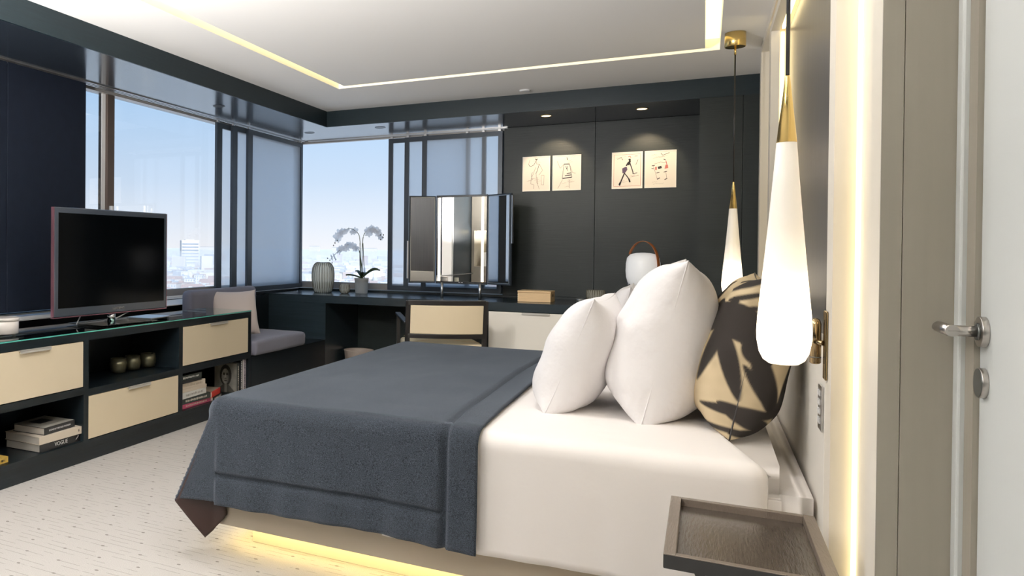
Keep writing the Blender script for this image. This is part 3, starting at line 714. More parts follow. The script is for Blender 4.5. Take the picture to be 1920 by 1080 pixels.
for j in range(nn+1):
    for i in range(nn+1):
        u = i/nn; v = j/nn
        x = (u-.5)*2; y = (v-.52)*2
        g = .20+.05*noise.noise(Vector((u*5, v*5, 2)))
        hd = (x/.52)**2+((y-.12)/.72)**2
        if hd < 1: g = .035                                                       # hair
        fx = (x+.02)/.34; fy = (y-.05)/.52; fd = fx*fx+fy*fy
        if fd < 1:
            g = .34*(1-.75*max(0, fx+.1))+.06*noise.noise(Vector((u*12, v*12, 0)))
            for ex in (-.15, .12):
                if ((x-ex)/.09)**2+((y-.17)/.045)**2 < 1: g = .03
                if ((x-ex)/.11)**2+((y-.26)/.025)**2 < 1: g = .05
            if abs(x+.02) < .035 and -.08 < y < .15: g = .50
            if ((x+.01)/.09)**2+((y+.10)/.03)**2 < 1: g = .08
            if ((x)/.13)**2+((y+.25)/.045)**2 < 1: g = .07
        if y < -.50 and abs(x) < .25+(-y-.5)*1.2: g = .06
        if y < -.45 and abs(x) < .10: g = .18
        vs.append((-.196+.192*u, 0, .004+.227*v)); cs_.append((g*1.0, g*.97, g*.86, 1))
fs = [(j*(nn+1)+i, j*(nn+1)+i+1, (j+1)*(nn+1)+i+1, (j+1)*(nn+1)+i) for j in range(nn) for i in range(nn)]
me.from_pydata(vs, [], fs); ca = me.color_attributes.new('print', 'FLOAT_COLOR', 'POINT'); ca.data.foreach_set('color', np.array(cs_, dtype=np.float32).ravel()); me.materials.append(M['portrait'])
o = bpy.data.objects.new('portrait_print', me); COL.objects.link(o); o.parent = pb; o.location = (0, -.0356, 0)
upright('tall black book standing behind the portrait cover book', (-3.14, 5.195, zr), .262, .215, .030, 'bk_black', 32, 'white_plastic')
upright('thin white book standing second from the console end', (-3.14, 5.212, zr), .255, .20, .014, 'bk_white', 0)
upright('lilac white book with black spine letters standing at the console end', (-3.14, 5.246, zr), .272, .21, .032, 'bk_lilac', 33, 'bk_black')

# ------------------------------------------------------------------ things on the desk
def ribbed(name, label, cat, loc, prof, nrib, r_rib, n=96):
    t = thing(name, label, cat, loc)
    obj('body', lathe(prof, n, cap=True, rib=None), 'ribglass', t)
    pts = [(p[0]+r_rib*.3, p[1]) for p in prof if p[0] > .02]
    first = None
    for k in range(nrib):
        a = 2*PI*k/nrib
        if first is None:
            first = obj('rib', tube([(q[0], 0, q[1]) for q in pts], r_rib, 6), 'ribdark', t)
        else:
            c = first.copy(); COL.objects.link(c); c.rotation_euler = (0, 0, a)
    return t
vp = [(.060, 0), (.085, .004), (.100, .05), (.112, .13), (.113, .19), (.106, .25), (.088, .285), (.070, .300), (.060, .305), (.055, .303)]
ribbed('ribbed_vase', 'tall barrel shaped smoked glass vase with brown ribs in the window corner', 'vase', (-3.345, 7.09, .813), vp, 26, .0028)
ribbed('ribbed_bowl', 'small ribbed smoked glass votive between the vase and the orchid', 'votive', (-3.085, 7.04, .813), [(.022, 0), (.036, .004), (.050, .03), (.053, .055), (.046, .088), (.043, .094), (.040, .092)], 22, .0022)
ribbed('ribbed_bowl', 'ribbed grey green glass bowl on the desk beside the portable lamp', 'bowl', (-.80, 7.12, .813), [(.035, 0), (.052, .005), (.073, .04), (.076, .075), (.070, .105), (.064, .105)], 24, .0030)
for x, l in ((-.895, 'small dark tealight holder, left one beside the ribbed bowl'), (-.835, 'small dark tealight holder, right one beside the ribbed bowl')):
    t = thing('tealight_holder', l, 'candle holder', (x, 6.90 if x < -.85 else 6.86, .813))
    obj('cup', lathe([(.018, 0), (.027, .004), (.030, .02), (.028, .036), (.024, .036), (.026, .02), (.012, .012)], 24), 'steel_dark', t)
    obj('rim', lathe([(.0285, .034), (.0285, .038), (.0265, .038), (.0265, .034)], 24, cap=False), 'alu', t)
wbx = thing('wooden_box', 'pale wooden box with a finger notch on the desk under the sketches', 'box', (-1.26, 6.98, .813))
obj('case', B(-.135, .135, -.105, .105, 0, .078), 'boxwood', wbx, bev=.002); obj('lid', B(-.137, .137, -.107, .107, .080, .094), 'boxwood', wbx, bev=.002)
obj('notch', tube([(.1352, 0, .055), (.1375, 0, .055)], .013, 16), 'ribdark', wbx)
obj('joint', BB(*[(-.1362, -.125, -.1062, -.1052, z0, z0+.007) for z0 in (.008, .024, .040, .056)]), 'chairpad', wbx)
# portable lamp
gb = thing('felt_block', 'grey block under the portable lamp on the desk', 'block', (-.43, 6.95, .813)); obj('block', B(-.11, .11, -.09, .09, 0, .13), 'greybase', gb, bev=.01)
pl = thing('portable_lamp', 'white opal portable lamp with a tan leather handle on the desk', 'lamp', (-.43, 6.95, .944), -.6)
obj('shade', lathe([(.05, .022), (.085, .030), (.112, .055), (.124, .10), (.128, .15), (.126, .21), (.118, .255), (.095, .283), (.05, .296), (.01, .298)], 48), 'opal', pl)
obj('base', lathe([(.06, 0), (.062, .003), (.062, .018), (.055, .022)], 32), 'steel_dark', pl)
for s in (-1, 1):
    obj('bracket', B(s*.131-.008, s*.131+.008, -.016, .016, .03, .165), 'chrome', pl, bev=.003)
    obj('screw', tube([(s*.140, 0, .15), (s*.146, 0, .15)], .008, 12), 'chrome', pl)
obj('base_bar', B(-.139, .139, -.015, .015, .018, .03), 'steel_dark', pl)
hp = [(-.142*math.cos(a)*1.0 if True else 0, 0, .155+.235*math.sin(a)**.8 if math.sin(a) > 0 else .155) for a in [PI*k/24 for k in range(25)]]
obj('handle', tube(hp, .004, 10, flat=(.017, .003)), 'leather', pl)

# orchid
oc = thing('potted_orchid', 'white flowering orchid in a frosted grey pot on the desk by the window', 'plant', (-2.965, 7.18, .813))
obj('pot', lathe([(.058, 0), (.060, .006), (.068, .12), (.072, .152), (.068, .152), (.062, .13), (.01, .128)], 40), 'pot', oc)
obj('soil', lathe([(.064, .118), (.064, .135)], 24), 'bud', oc)
def leaf(a, L, w, lift):
    bm = grid(lambda u, v: (math.cos(a)*L*u-math.sin(a)*w*(v-.5)*2*math.sin(PI*min(1, u*.9+.08))**.7, math.sin(a)*L*u+math.cos(a)*w*(v-.5)*2*math.sin(PI*min(1, u*.9+.08))**.7, .145+lift*math.sin(PI*u*.62)+.012*abs(v-.5)*2), 10, 4)
    o = obj('leaf', bm, 'leaf', oc); s = o.modifiers.new('s', 'SOLIDIFY'); s.thickness = .003
for a, L, w, li in ((PI, .17, .022, .03), (2.5, .12, .02, .07), (.35, .16, .022, .10), (.05, .19, .022, .09), (-1.2, .12, .022, .06), (1.4, .12, .022, .05)): leaf(a, L, w, li)
def orchid_stem(pts, k=None):
    # catmull
    P_ = [Vector(p) for p in pts]; out = []
    for i in range(len(P_)-1):
        p0 = P_[max(0, i-1)]; p1 = P_[i]; p2 = P_[i+1]; p3 = P_[min(len(P_)-1, i+2)]
        for s in range(6):
            t = s/6; out.append(.5*((2*p1)+(p2-p0)*t+(2*p0-5*p1+4*p2-p3)*t*t+(3*p1-p0-3*p2+p3)*t**3))
    out.append(P_[-1]); obj('stem', tube(out, .0042, 6, taper=.002), 'stem', oc); return out
s1 = orchid_stem([(-.01, 0, .13), (-.02, 0, .35), (-.02, 0, .52), (-.045, 0, .60), (-.12, -.01, .645), (-.19, -.02, .62), (-.235, -.03, .565), (-.26, -.03, .52)])
s2 = orchid_stem([(.01, 0, .13), (.0, .01, .40), (.01, .01, .56), (.05, 0, .62), (.12, -.01, .645), (.17, -.02, .61), (.20, -.02, .56)])
s3 = orchid_stem([(.02, -.01, .13), (.0, -.01, .30), (-.02, -.02, .42), (-.07, -.03, .475), (-.14, -.04, .48), (-.21, -.05, .435), (-.28, -.06, .37), (-.31, -.06, .335)])
for x in (-.005, .028): obj('stake', tube([(x, .01, .13), (x-.02, .01, .50)], .0035, 6), 'stem', oc)
def flower_bm(s=.034):
    bm = bmesh.new()
    for k, (a, w, l) in enumerate(((PI/2, .5, 1), (PI/2+1.25, .85, 1.05), (PI/2-1.25, .85, 1.05), (PI/2+2.5, .5, 1), (PI/2-2.5, .5, 1))):
        d = Vector((math.cos(a), 0, math.sin(a))); e = Vector((-math.sin(a), 0, math.cos(a)))
        c = bm.verts.new((0, 0, 0)); ring = []
        for q in range(9):
            t = q/8*PI; p = d*(l*s*.5*(1-math.cos(t)))+e*(w*s*.55*math.sin(t))*(1 if True else 1); p.y = -.25*(p.length)**1*.6
            ring.append(p)
        top = [bm.verts.new(p) for p in ring[1:]]; bot = []
        for q in range(1, 8):
            t = q/8*PI; p = d*(l*s*.5*(1-math.cos(t)))-e*(w*s*.55*math.sin(t)); p.y = -.15*p.length; bot.append(bm.verts.new(p))
        loop = [c]+top+list(reversed(bot)); bm.faces.new(loop)
    lip = lathe([(.001, -.004), (.006, 0), (.007, .006), (.002, .010)], 8)
    for f in lip.faces: pass
    lip.free(); return bm
fb = obj('flower', flower_bm(.038), 'petal', oc); first = True
def put(stem, f0, f1, n, seed):
    global first
    rr = random.Random(seed)
    for k in range(n):
        t = f0+(f1-f0)*k/max(1, n-1); p = stem[int(t*(len(stem)-1))]
        q = Vector(p)+Vector((rr.uniform(-.015, .015), rr.uniform(-.03, .01), rr.uniform(-.032, .012)))
        if first: c = fb; first = False
        else: c = fb.copy(); COL.objects.link(c); c.parent = oc
        c.location = q; c.rotation_euler = (rr.uniform(-.5, .5), rr.uniform(-.6, .6), rr.uniform(-.9, .9)); s = rr.uniform(.85, 1.2); c.scale = (s, s, s)
put(s1, .48, .92, 10, 1); put(s2, .50, .98, 9, 2); put(s3, .38, .86, 11, 3)
bb_ = obj('bud', lathe([(.001, -.008), (.006, -.003), (.006, .003), (.001, .008)], 8), 'bud', oc); fst = True
for x, z_ in ((-.27, .50), (-.245, .525), (-.285, .475), (.215, .58), (.24, .555), (.215, .535), (.245, .58), (-.325, .325), (-.30, .30), (-.335, .28), (-.26, .335), (-.35, .345)):
    if fst: c = bb_; fst = False
    else: c = bb_.copy(); COL.objects.link(c)
    c.location = (x, -.05, z_)

# ------------------------------------------------------------------ vanity mirror
vm = thing('vanity_mirror', 'three part folding vanity mirror with two lit strips standing on the desk', 'mirror', (-1.945, 7.08, .813))
for x in (-.175, .175): obj('post', tube([(x, .0, 0), (x, .0, .135)], .0125, 20), 'alu', vm)
obj('frame', BB((-.235, .235, .0, .022, .125, .945)), 'screenframe', vm, bev=.002)
obj('mirror_glass', B(-.230, .230, -.0015, -.0002, .148, .925), 'mirror', vm)
for x in (-.205, .195): obj('led_strip', B(x-.011, x+.011, -.0035, -.0018, .150, .922), 'led_mirror', vm)
obj('rim', BB((-.233, .233, -.006, 0, .136, .147), (-.233, .233, -.006, 0, .926, .937), (-.235, -.2305, -.006, 0, .136, .937), (.2305, .235, -.006, 0, .136, .937)), 'black_plastic', vm)
obj('button', BB((-.02, -.005, -.008, -.006, .139, .144), (.005, .02, -.008, -.006, .139, .144)), 'alu', vm)
for s, ang, L in ((-1, 33, .255), (1, 30, .27)):
    a = math.radians(ang); dx = Vector((s*math.cos(a), -math.sin(a), 0)); nrm = Vector((-s*math.sin(a), -math.cos(a), 0)); o0 = Vector((s*.238, 0, 0))
    def wing(u0, u1, n0, n1, z0, z1):
        bm = bmesh.new(); vs = [bm.verts.new(o0+dx*u+nrm*n+Vector((0, 0, z_))) for u in (u0, u1) for n in (n0, n1) for z_ in (z0, z1)]
        for f in ((0, 1, 3, 2), (4, 6, 7, 5), (0, 4, 5, 1), (2, 3, 7, 6), (0, 2, 6, 4), (1, 5, 7, 3)): bm.faces.new([vs[i] for i in f])
        return bm
    w_ = obj('wing', wing(.002, L, -.02, 0, .130, .940), 'screenframe', vm, bev=.002)
    obj('wing_mirror', wing(.018, L-.020, .0002, .0015, .150, .922), 'mirror', w_)
    fr = wing(.012, .017, 0, .004, .144, .928)
    for q in ((L-.019, L-.014, 0, .004, .144, .928), (.012, L-.014, 0, .004, .144, .149), (.012, L-.014, 0, .004, .923, .928)):
        b2 = wing(*q); me_ = bpy.data.meshes.new('x'); b2.to_mesh(me_); b2.free(); fr.from_mesh(me_); bpy.data.meshes.remove(me_)
    obj('inner_rim', fr, 'alu', w_)
    zz = (.17, .52) if s < 0 else (.50, .92)
    obj('wing_handle', wing(L+.0005, L+.012, -.022, -.004, *zz), 'alu', w_)

# ------------------------------------------------------------------ chair
ch = thing('desk_chair', 'dark wooden armchair with a cream leather back drawn up to the desk', 'chair', (-1.80, 6.12, 0), math.radians(26))
hw = .305
for s in (-1, 1):
    obj('rear_leg', bar((s*hw, -.06, 0), (s*hw, 0, .46), .034, .034), 'chairwood', ch); 
    obj('back_stile', bar((s*hw, 0, .46), (s*hw, -.05, .845), .036, .030), 'chairwood', ch)
    obj('front_leg', bar((s*(hw+.02), .46, 0), (s*(hw+.02), .46, .685), .028, .028), 'chairwood', ch)
    bm = bmesh.new(); bar((s*(hw+.004), -.02, .665), (s*(hw+.022), .50, .700), .045, .020, bm); obj('armrest', bm, 'chairwood', ch, bev=.004)
    obj('side_rail', bar((s*hw, 0, .40), (s*(hw+.02), .45, .41), .022, .05), 'chairwood', ch)
def curv(u, v, z0, z1, off, th, w=hw): return ((u*2-1)*w, -.045*(1-(u*2-1)**2)+off-.13*((z0+(z1-z0)*v)-.46), z0+(z1-z0)*v)
def slab(z0, z1, w, f, bk):
    bm = bmesh.new(); n = 14
    fr = [[bm.verts.new(curv(i/n, j, z0, z1, f, 0, w)) for j in (0, 1)] for i in range(n+1)]; ba = [[bm.verts.new(curv(i/n, j, z0, z1, bk, 0, w)) for j in (0, 1)] for i in range(n+1)]
    for i in range(n):
        bm.faces.new((fr[i][0], fr[i+1][0], fr[i+1][1], fr[i][1])); bm.faces.new((ba[i+1][0], ba[i][0], ba[i][1], ba[i+1][1]))
        bm.faces.new((fr[i][1], fr[i+1][1], ba[i+1][1], ba[i][1])); bm.faces.new((fr[i+1][0], fr[i][0], ba[i][0], ba[i+1][0]))
    bm.faces.new((fr[0][0], fr[0][1], ba[0][1], ba[0][0])); bm.faces.new((fr[n][1], fr[n][0], ba[n][0], ba[n][1])); return bm
obj('top_rail', slab(.812, .850, hw, -.015, .015), 'chairwood', ch, bev=.003); obj('lower_rail', slab(.545, .580, hw, -.015, .015), 'chairwood', ch, bev=.003)
obj('back_pad', slab(.581, .811, hw-.018, -.020, .018), 'chairpad', ch, bev=.006)
bm = cushion_bm(-hw-.0, hw+.0, .01, .50, .425, .495, .012, .025); obj('seat', bm, 'chairpad', ch, smooth=True)
obj('seat_seam', BB(*[]) if False else bar((-hw+.03, .03, .509), (hw-.03, .47, .509), .003, .002, bar((-hw+.03, .47, .509), (hw-.03, .03, .509), .003, .002)), 'boxwood', ch)
obj('seat_frame', B(-hw+.01, hw-.01, .0, .47, .385, .424), 'chairwood', ch)
wbk = thing('waste_bin', 'round taupe waste bin on the floor under the desk', 'bin', (-2.955, 7.1, 0))
obj('body', lathe([(.105, 0), (.110, .004), (.142, .25), (.146, .262), (.138, .262), (.134, .25), (.10, .01), (.001, .009)], 40), 'basket', wbk)
obj('rim', lathe([(.1465, .256), (.1465, .264), (.137, .264)], 40, cap=False), 'basket', wbk)
# ================================================================== BED
bd = thing('bed', 'wide bed on a floating taupe base lit from beneath', 'bed', (-.72, 3.78, 0))
obj('base_frame', B(-1.757, .296, 2.72, 4.84, .10, .30), 'bedbase', bd, world=True, bev=.003)
obj('plinth', B(-1.665, .28, 2.85, 4.71, .001, .10), 'plinth', bd, world=True)
obj('led_strip', BB((-1.69, .27, 2.79, 2.805, .090, .099), (-1.72, -1.705, 2.80, 4.76, .090, .099)), 'led_bed' if 'led_bed' in M else 'led', bd, world=True)
bm = B(-1.70, .288, 2.685, 4.875, .301, .612)
bmesh.ops.bevel(bm, geom=bm.edges[:], offset=.085, segments=8, affect='EDGES')
mt_ = obj('mattress', bm, 'sheet', bd, world=True, smooth=True)
pp = [(x, 2.80+.05*((x-.05)/.2)**2, .6135-(.0 if x < .2 else (x-.2)*.25)) for x in (.05, .10, .15, .20, .225, .25)]
obj('piping', tube(pp, .004, 6), 'sheet', mt_)

def prof(d, R):
    if d <= 0: return 0, 0
    q = PI*R/2
    if d < q: return R*math.sin(d/R), R*(1-math.cos(d/R))
    return R, R+(d-q)
def alpha(th):
    P_ = [(0, 0), (27, 25), (56, -5), (74, -3), (90, 0)]
    for (a, b), (c, d) in zip(P_, P_[1:]):
        if th <= c: return math.radians(b+(d-b)*(th-a)/(c-a))
    return 0
def drape(x0, x1, y0, y1, zt, dn, R, foot, right, nu, nv, wr, seams=None, crown=.02, seed=0, botwave=.0):
    a0 = x0-(dn if foot else 0); a1 = x1+right; b0 = y0-dn; b1 = y1+dn
    def fn(u, v):
        a = a0+(a1-a0)*u; b = b0+(b1-b0)*v
        ox = max(0, x0-a) if foot else 0; oy = max(0, y0-b); oy2 = max(0, b-y1); orr = max(0, a-x1)
        off = 0
        if seams:
            for de, on in ((a-a0, foot), (a1-a, True), (b-b0, True), (b1-b, True)):
                if on and not (de in (b-b0, b1-b) and a1-a < seams+.01):
                    off -= .024*math.exp(-((de-seams)/.009)**2)
                    if de < seams: off += .004*math.sin(PI*de/seams)
        X = min(max(a, x0 if foot else -9), x1); Y = min(max(b, y0), y1)
        wv = noise.noise(Vector((a*3.0+seed, b*1.8, seed)))*wr + noise.noise(Vector((a*9+seed, b*4, seed)))*wr*.35
        sidey = oy or oy2; sg = -1 if oy else 1
        if ox and sidey:
            r = math.hypot(ox, sidey); th = math.degrees(math.atan2(ox, sidey)); o_, d_ = prof(r, R); h = max(0, r-PI*R/2); al = alpha(th)
            st = math.sin(math.radians(th)); ct = math.cos(math.radians(th))
            return (X-o_*st-h*math.sin(al), Y+sg*(o_*ct+.05*h*math.sin(al)-.16*h*min(1, max(0, (th-27)/22))), zt-d_+h*(1-math.cos(al)))
        if ox:
            o_, d_ = prof(ox, R); h = max(0, ox-PI*R/2)
            return (X-o_-off-.02*h*(1+math.sin(b*9+seed))*.6, Y, zt-d_+crown*0)
        if sidey:
            o_, d_ = prof(sidey, R); h = max(0, sidey-PI*R/2); o2, d2 = prof(orr, .05)
            fold = h*(.012*math.sin(a*15+seed+2*noise.noise(Vector((a*2, 0, seed))))+.012*math.sin(a*41+seed+3*noise.noise(Vector((a*3, b, seed)))))*(botwave or 1)
            return (X+o2, Y+sg*(o_+off+.03*h+fold+wv*.4-d2*.8), zt-d_-d2*math.exp(-sidey/.06)+(wv*.5 if h < .05 else 0)+.006*math.sin(a*6+seed)*h/.4)
        X -= .10*min(1, max(0, (b-y0)/.28))*(u**6) if not foot else 0
        o2, d2 = prof(orr, .05)
        e = min(1, (b-y0)/.35, (y1-b)/.35); ex = min(1, (a-x0)/.35) if foot else 1
        return (X+o2, b, zt+crown*math.sin(e*PI/2)*math.sin(max(0, ex)*PI/2)+off+wv*min(1, e*2)-d2)
    return grid(fn, nu, nv)
def cloth_obj(name, bm, mts, th, world=True):
    me = bpy.data.meshes.new(name); bm.to_mesh(me); bm.free()
    for x in mts: me.materials.append(M[x])
    o = bpy.data.objects.new(name, me); COL.objects.link(o)
    s = o.modifiers.new('s', 'SOLIDIFY'); s.thickness = th; s.offset = -1; s.material_offset = 1 if len(mts) > 1 else 0
    return o
dv = cloth_obj('duvet', drape(-1.0, .12, 2.70, 4.86, .632, .44, .055, False, .075, 60, 130, .006, crown=.012, seed=3.3, botwave=.5), ['sheet'], .012)
tag(dv, 'white cotton duvet hanging over the side of the bed below the pillows', 'duvet')
bk = cloth_obj('blanket', drape(-1.70, -.655, 2.675, 4.885, .648, .455, .065, True, 0, 150, 240, .011, seams=.112, crown=.020, seed=1.7), ['wool', 'lining'], .012)
tag(bk, 'charcoal grey wool blanket with a stitched hem draped over the foot of the bed', 'blanket')

pillow('pillow', 'large white pillow standing at the near side of the bed', 'pillow', (-.195, 3.33, .642), (0, .235, .03), .62, .585, .35, 'linen', seed=1, n=48, wr=.022)
pillow('pillow', 'smaller white pillow in front of the large one at the near side', 'pillow', (-.50, 3.28, .645), (0, .37, -.04), .50, .455, .25, 'linen', seed=8, n=48, wr=.020)
pillow('pillow', 'large white pillow at the far side of the bed, mostly hidden', 'pillow', (-.24, 4.28, .642), (0, .42, 0), .60, .53, .28, 'linen', seed=21)
pillow('pillow', 'smaller white pillow at the far side whose tip shows under the portable lamp', 'pillow', (-.40, 4.26, .645), (0, .20, .05), .50, .44, .20, 'linen', seed=14)
pillow('pillow', 'beige pillow tip showing between the white pillows at the far side', 'pillow', (-.58, 4.15, .645), (0, .36, -.05), .44, .40, .14, 'blush', seed=17)
pm = pillow('palm_pillow', 'beige pillow printed with dark palm leaves leaning on the headboard', 'pillow', (.075, 3.27, .637), (0, .19, .02), .56, .535, .29, 'palm', seed=5, n=170, wr=.018, seam='chairwood')
blades = [(1372, 585, 1323, 738, 24), (1352, 630, 1392, 752, 30), (1408, 660, 1447, 772, 34), (1345, 610, 1425, 640, 62), (1352, 596, 1322, 650, 44), (1400, 640, 1425, 690, 50),
          (1450, 765, 1334, 771, 20), (1460, 770, 1392, 690, 24), (1440, 790, 1360, 760, 30), (1455, 780, 1478, 660, 26), (1470, 760, 1500, 690, 20), (1440, 800, 1310, 803, 9), (1450, 795, 1380, 806, 16),
          (1352, 575, 1420, 540, 13), (1358, 592, 1422, 563, 9), (1352, 560, 1416, 533, 7), (1375, 604, 1425, 588, 10), (1296, 760, 1318, 690, 5), (1500, 730, 1470, 790, 22), (1380, 650, 1440, 600, 40), (1545, 640, 1470, 690, 30), (1250, 700, 1290, 600, 26), (1270, 640, 1330, 560, 24)]
me = pm.children[0].data; W2 = .28; cols = np.zeros((len(me.vertices), 4), dtype=np.float32)
for i, v in enumerate(me.vertices):
    x, y, z = v.co; q = x+(.30 if x > 0 else -.30)*max(0, y+W2*.80) ; X = 1385+q*500; Y = 812-z*500; X += (Y-812)*-.10
    k = 0
    for a, b, c, d, w in blades:
        L2 = (c-a)**2+(d-b)**2; t = ((X-a)*(c-a)+(Y-b)*(d-b))/L2
        if 0 <= t <= 1:
            dist = abs((X-a)*(d-b)-(Y-b)*(c-a))/math.sqrt(L2); ww = w*.5*(math.sin(PI*(t*.9+.1))**.6)
            k = max(k, min(1, max(0, (ww-dist)/3.5+.5)))
    n_ = .92+.1*noise.noise(Vector((X*.05, Y*.05, 0)))
    cb_ = (.52*n_, .42*n_, .275*n_); cd = (.020, .017, .015)
    cols[i] = (*[cb_[j]*(1-k)+cd[j]*k for j in range(3)], 1)
ca = me.color_attributes.new('print', 'FLOAT_COLOR', 'POINT'); ca.data.foreach_set('color', cols.ravel())
obj('tie', tube([(-.005, -.262, .018), (-.012, -.275, -.001), (.006, -.277, -.004), (.010, -.263, .016), (-.002, -.262, .022), (-.010, -.270, .035)], .0028, 6), 'lining', pm)

# ------------------------------------------------------------------ pendants
def pendant(loc, label):
    x, y = loc; t = thing('pendant_lamp', label, 'lamp', (x, y, ZC), 0, None)
    z = lambda a: a-ZC
    obj('canopy', lathe([(.052, z(2.465)), (.055, z(2.467)), (.055, z(2.549)), (.052, z(2.55))], 40), 'brass', t)
    obj('collar', tube([(0, 0, z(2.465)), (0, 0, z(2.42))], .006, 12), 'brass', t)
    obj('cord', tube([(0, 0, z(2.42)), (0, 0, z(1.664))], .0042, 8), 'black_plastic', t)
    obj('brass_cone', lathe([(.0047, z(1.667)), (.0051, z(1.664)), (.0205, z(1.5095))], 40), 'brass', t)
    RS = .835; p = [(.020, .986), (.036, .988), (.050, .997), (.060, 1.015), (.0660, 1.045), (.0665, 1.065), (.0645, 1.10), (.0575, 1.165), (.0485, 1.25), (.040, 1.335), (.0315, 1.425), (.0245, 1.509)]
    if 'pend' not in M: M['pend'] = pend_mat(z(.986), z(1.509), 'opal pendant glass')
    obj('glass_shade', lathe([(a*RS, z(b)) for a, b in p], 56), 'pend', t)
    return t
p1 = pendant((.166, 2.195), 'large looking near teardrop pendant lamp hanging beside the palm pillow')
p2 = pendant((.146, 5.37), 'far teardrop pendant lamp hanging behind the bed by the dark wall')

# ------------------------------------------------------------------ tray table
tt = thing('tray_table', 'dark oak tray table with crossed legs standing beside the bed', 'table', (.094, 2.25, 0))
x0, x1, y0, y1, zt_ = -.075, .262, 2.01, 2.50, .553
obj('tray_bottom', B(x0+.012, x1-.012, y0+.012, y1-.012, .527, .533), 'tray', tt, world=True)
for a in ((x0, x0+.026, y0, y1), (x1-.026, x1, y0, y1), (x0+.026, x1-.026, y0, y0+.018), (x0+.026, x1-.026, y1-.018, y1)):
    r_ = obj('rim', B(a[0], a[1], a[2], a[3], .520, zt_), 'tray_rim', tt, world=True, bev=.0015)
obj('rim_edge', B(x0+.001, x1-.001, y0-.003, y0-.0003, .520, zt_-.002), 'black_edge', tt, world=True)
for y in (2.05, 2.46):
    obj('leg', bar((x0+.07, y, .519), (x1-.03, y, .0), .03, .02), 'black_edge', tt, world=True)
    obj('leg', bar((x1-.07, y+.022, .519), (x0+.03, y+.022, .0), .03, .02), 'black_edge', tt, world=True)
obj('stretcher', bar((x0+.10, 2.05, .02+.03), (x0+.10, 2.46, .05), .016, .016), 'black_edge', tt, world=True)

# ------------------------------------------------------------------ reading lamp, switches
rl = thing('reading_lamp', 'polished bronze wall reading lamp mounted beside the headboard', 'lamp', (XF-.004, 2.63, 1.0))
obj('wall_plate', B(XF-.007, XF-.0005, 2.60, 2.645, .90, 1.09), 'brass_dark', rl, world=True, bev=.003)
obj('hinge', tube([(XF-.007, 2.628, 1.0), (XF-.022, 2.655, 1.0)], .007, 12), 'brass_dark', rl, world=True)
obj('head', lathe([(.010, .938), (.0135, .941), (.0135, 1.05), (.010, 1.062), (.004, 1.066)], 28, c=(XF-.022, 2.665, 0)), 'brass_dark', rl, world=True)
obj('collar', lathe([(.0138, .955), (.0138, .958)], 28, c=(XF-.022, 2.665, 0)), 'steel_dark', rl, world=True)
sw = thing('switch_panel', 'slim wall switch panel with rows of small buttons under the reading lamp', 'switch', (XF, 2.70, .81))
obj('plate', B(XF-.006, XF-.0005, 2.668, 2.745, .745, .872), 'alu', sw, world=True, bev=.001)
for k in range(4):
    for y in (2.688, 2.716): obj('button', B(XF-.009, XF-.0062, y, y+.016, .765+.026*k, .780+.026*k), 'white_plastic', sw, world=True)

# ------------------------------------------------------------------ fashion sketches (generic drawings)
def ribbon(bm, pts, w, y=-.0012):
    for (a, b), (c, d) in zip(pts, pts[1:]):
        l = math.hypot(c-a, d-b) or 1; nx, nz = -(d-b)/l*w/2, (c-a)/l*w/2
        bm.faces.new([bm.verts.new((p, y, q)) for p, q in ((a-nx, b-nz), (c-nx, d-nz), (c+nx, d+nz), (a+nx, b+nz))])
def poly(bm, pts, y=-.0010): bm.faces.new([bm.verts.new((p, y, q)) for p, q in pts])
def sketch(cx, label, ink, grey, red, wash, redborder=False, seed=1):
    t = thing('framed_sketch', label, 'picture', (cx, YB-.001, 1.96), 0, None)
    w, h = .122, .160
    obj('frame', BB((-w, w, -.012, -.0, h-.006, h), (-w, w, -.012, 0, -h, -h+.006), (-w, -w+.006, -.012, 0, -h+.006, h-.006), (w-.006, w, -.012, 0, -h+.006, h-.006)), 'whiteframe', t)
    p = obj('paper', B(-w+.0062, w-.0062, -.006, -.001, -h+.0062, h-.0062), 'paper', t)
    for mt, strokes, nm in (('ink', ink, 'ink_drawing'), ('inkgrey', grey, 'pencil_drawing'), ('inkred', red, 'crayon_mark')):
        bm = bmesh.new()
        for s in strokes: ribbon(bm, [(a/100*.115, b/100*.15) for a, b in s[1]], s[0]/420, -.0066)
        if mt == 'inkgrey':                                              # illegible handwriting
            rr = random.Random(seed)
            for k in range(9):
                x = rr.uniform(-.09, .04); z = rr.choice((rr.uniform(.09, .14), rr.uniform(-.13, -.04))); pts = []
                for q in range(10): pts.append((x+q*.0045, z+q*.0006+rr.uniform(-.004, .004)))
                ribbon(bm, pts, .0013, -.0066)
        if mt == 'inkred' and redborder:
            for s in (((-92, -92), (-92, 92)), ((92, -92), (92, 92)), ((-92, -92), (92, -92)), ((-92, 92), (92, 92))): ribbon(bm, [(a/100*.115, b/100*.15) for a, b in s], .0022, -.0066)
        if len(bm.faces): obj(nm, bm, mt, t)
        else: bm.free()
    if wash:
        bm = bmesh.new()
        for pg in wash[1]: poly(bm, [(a/100*.115, b/100*.15) for a, b in pg], -.0064)
        obj('colour_wash', bm, wash[0], t)
    return t
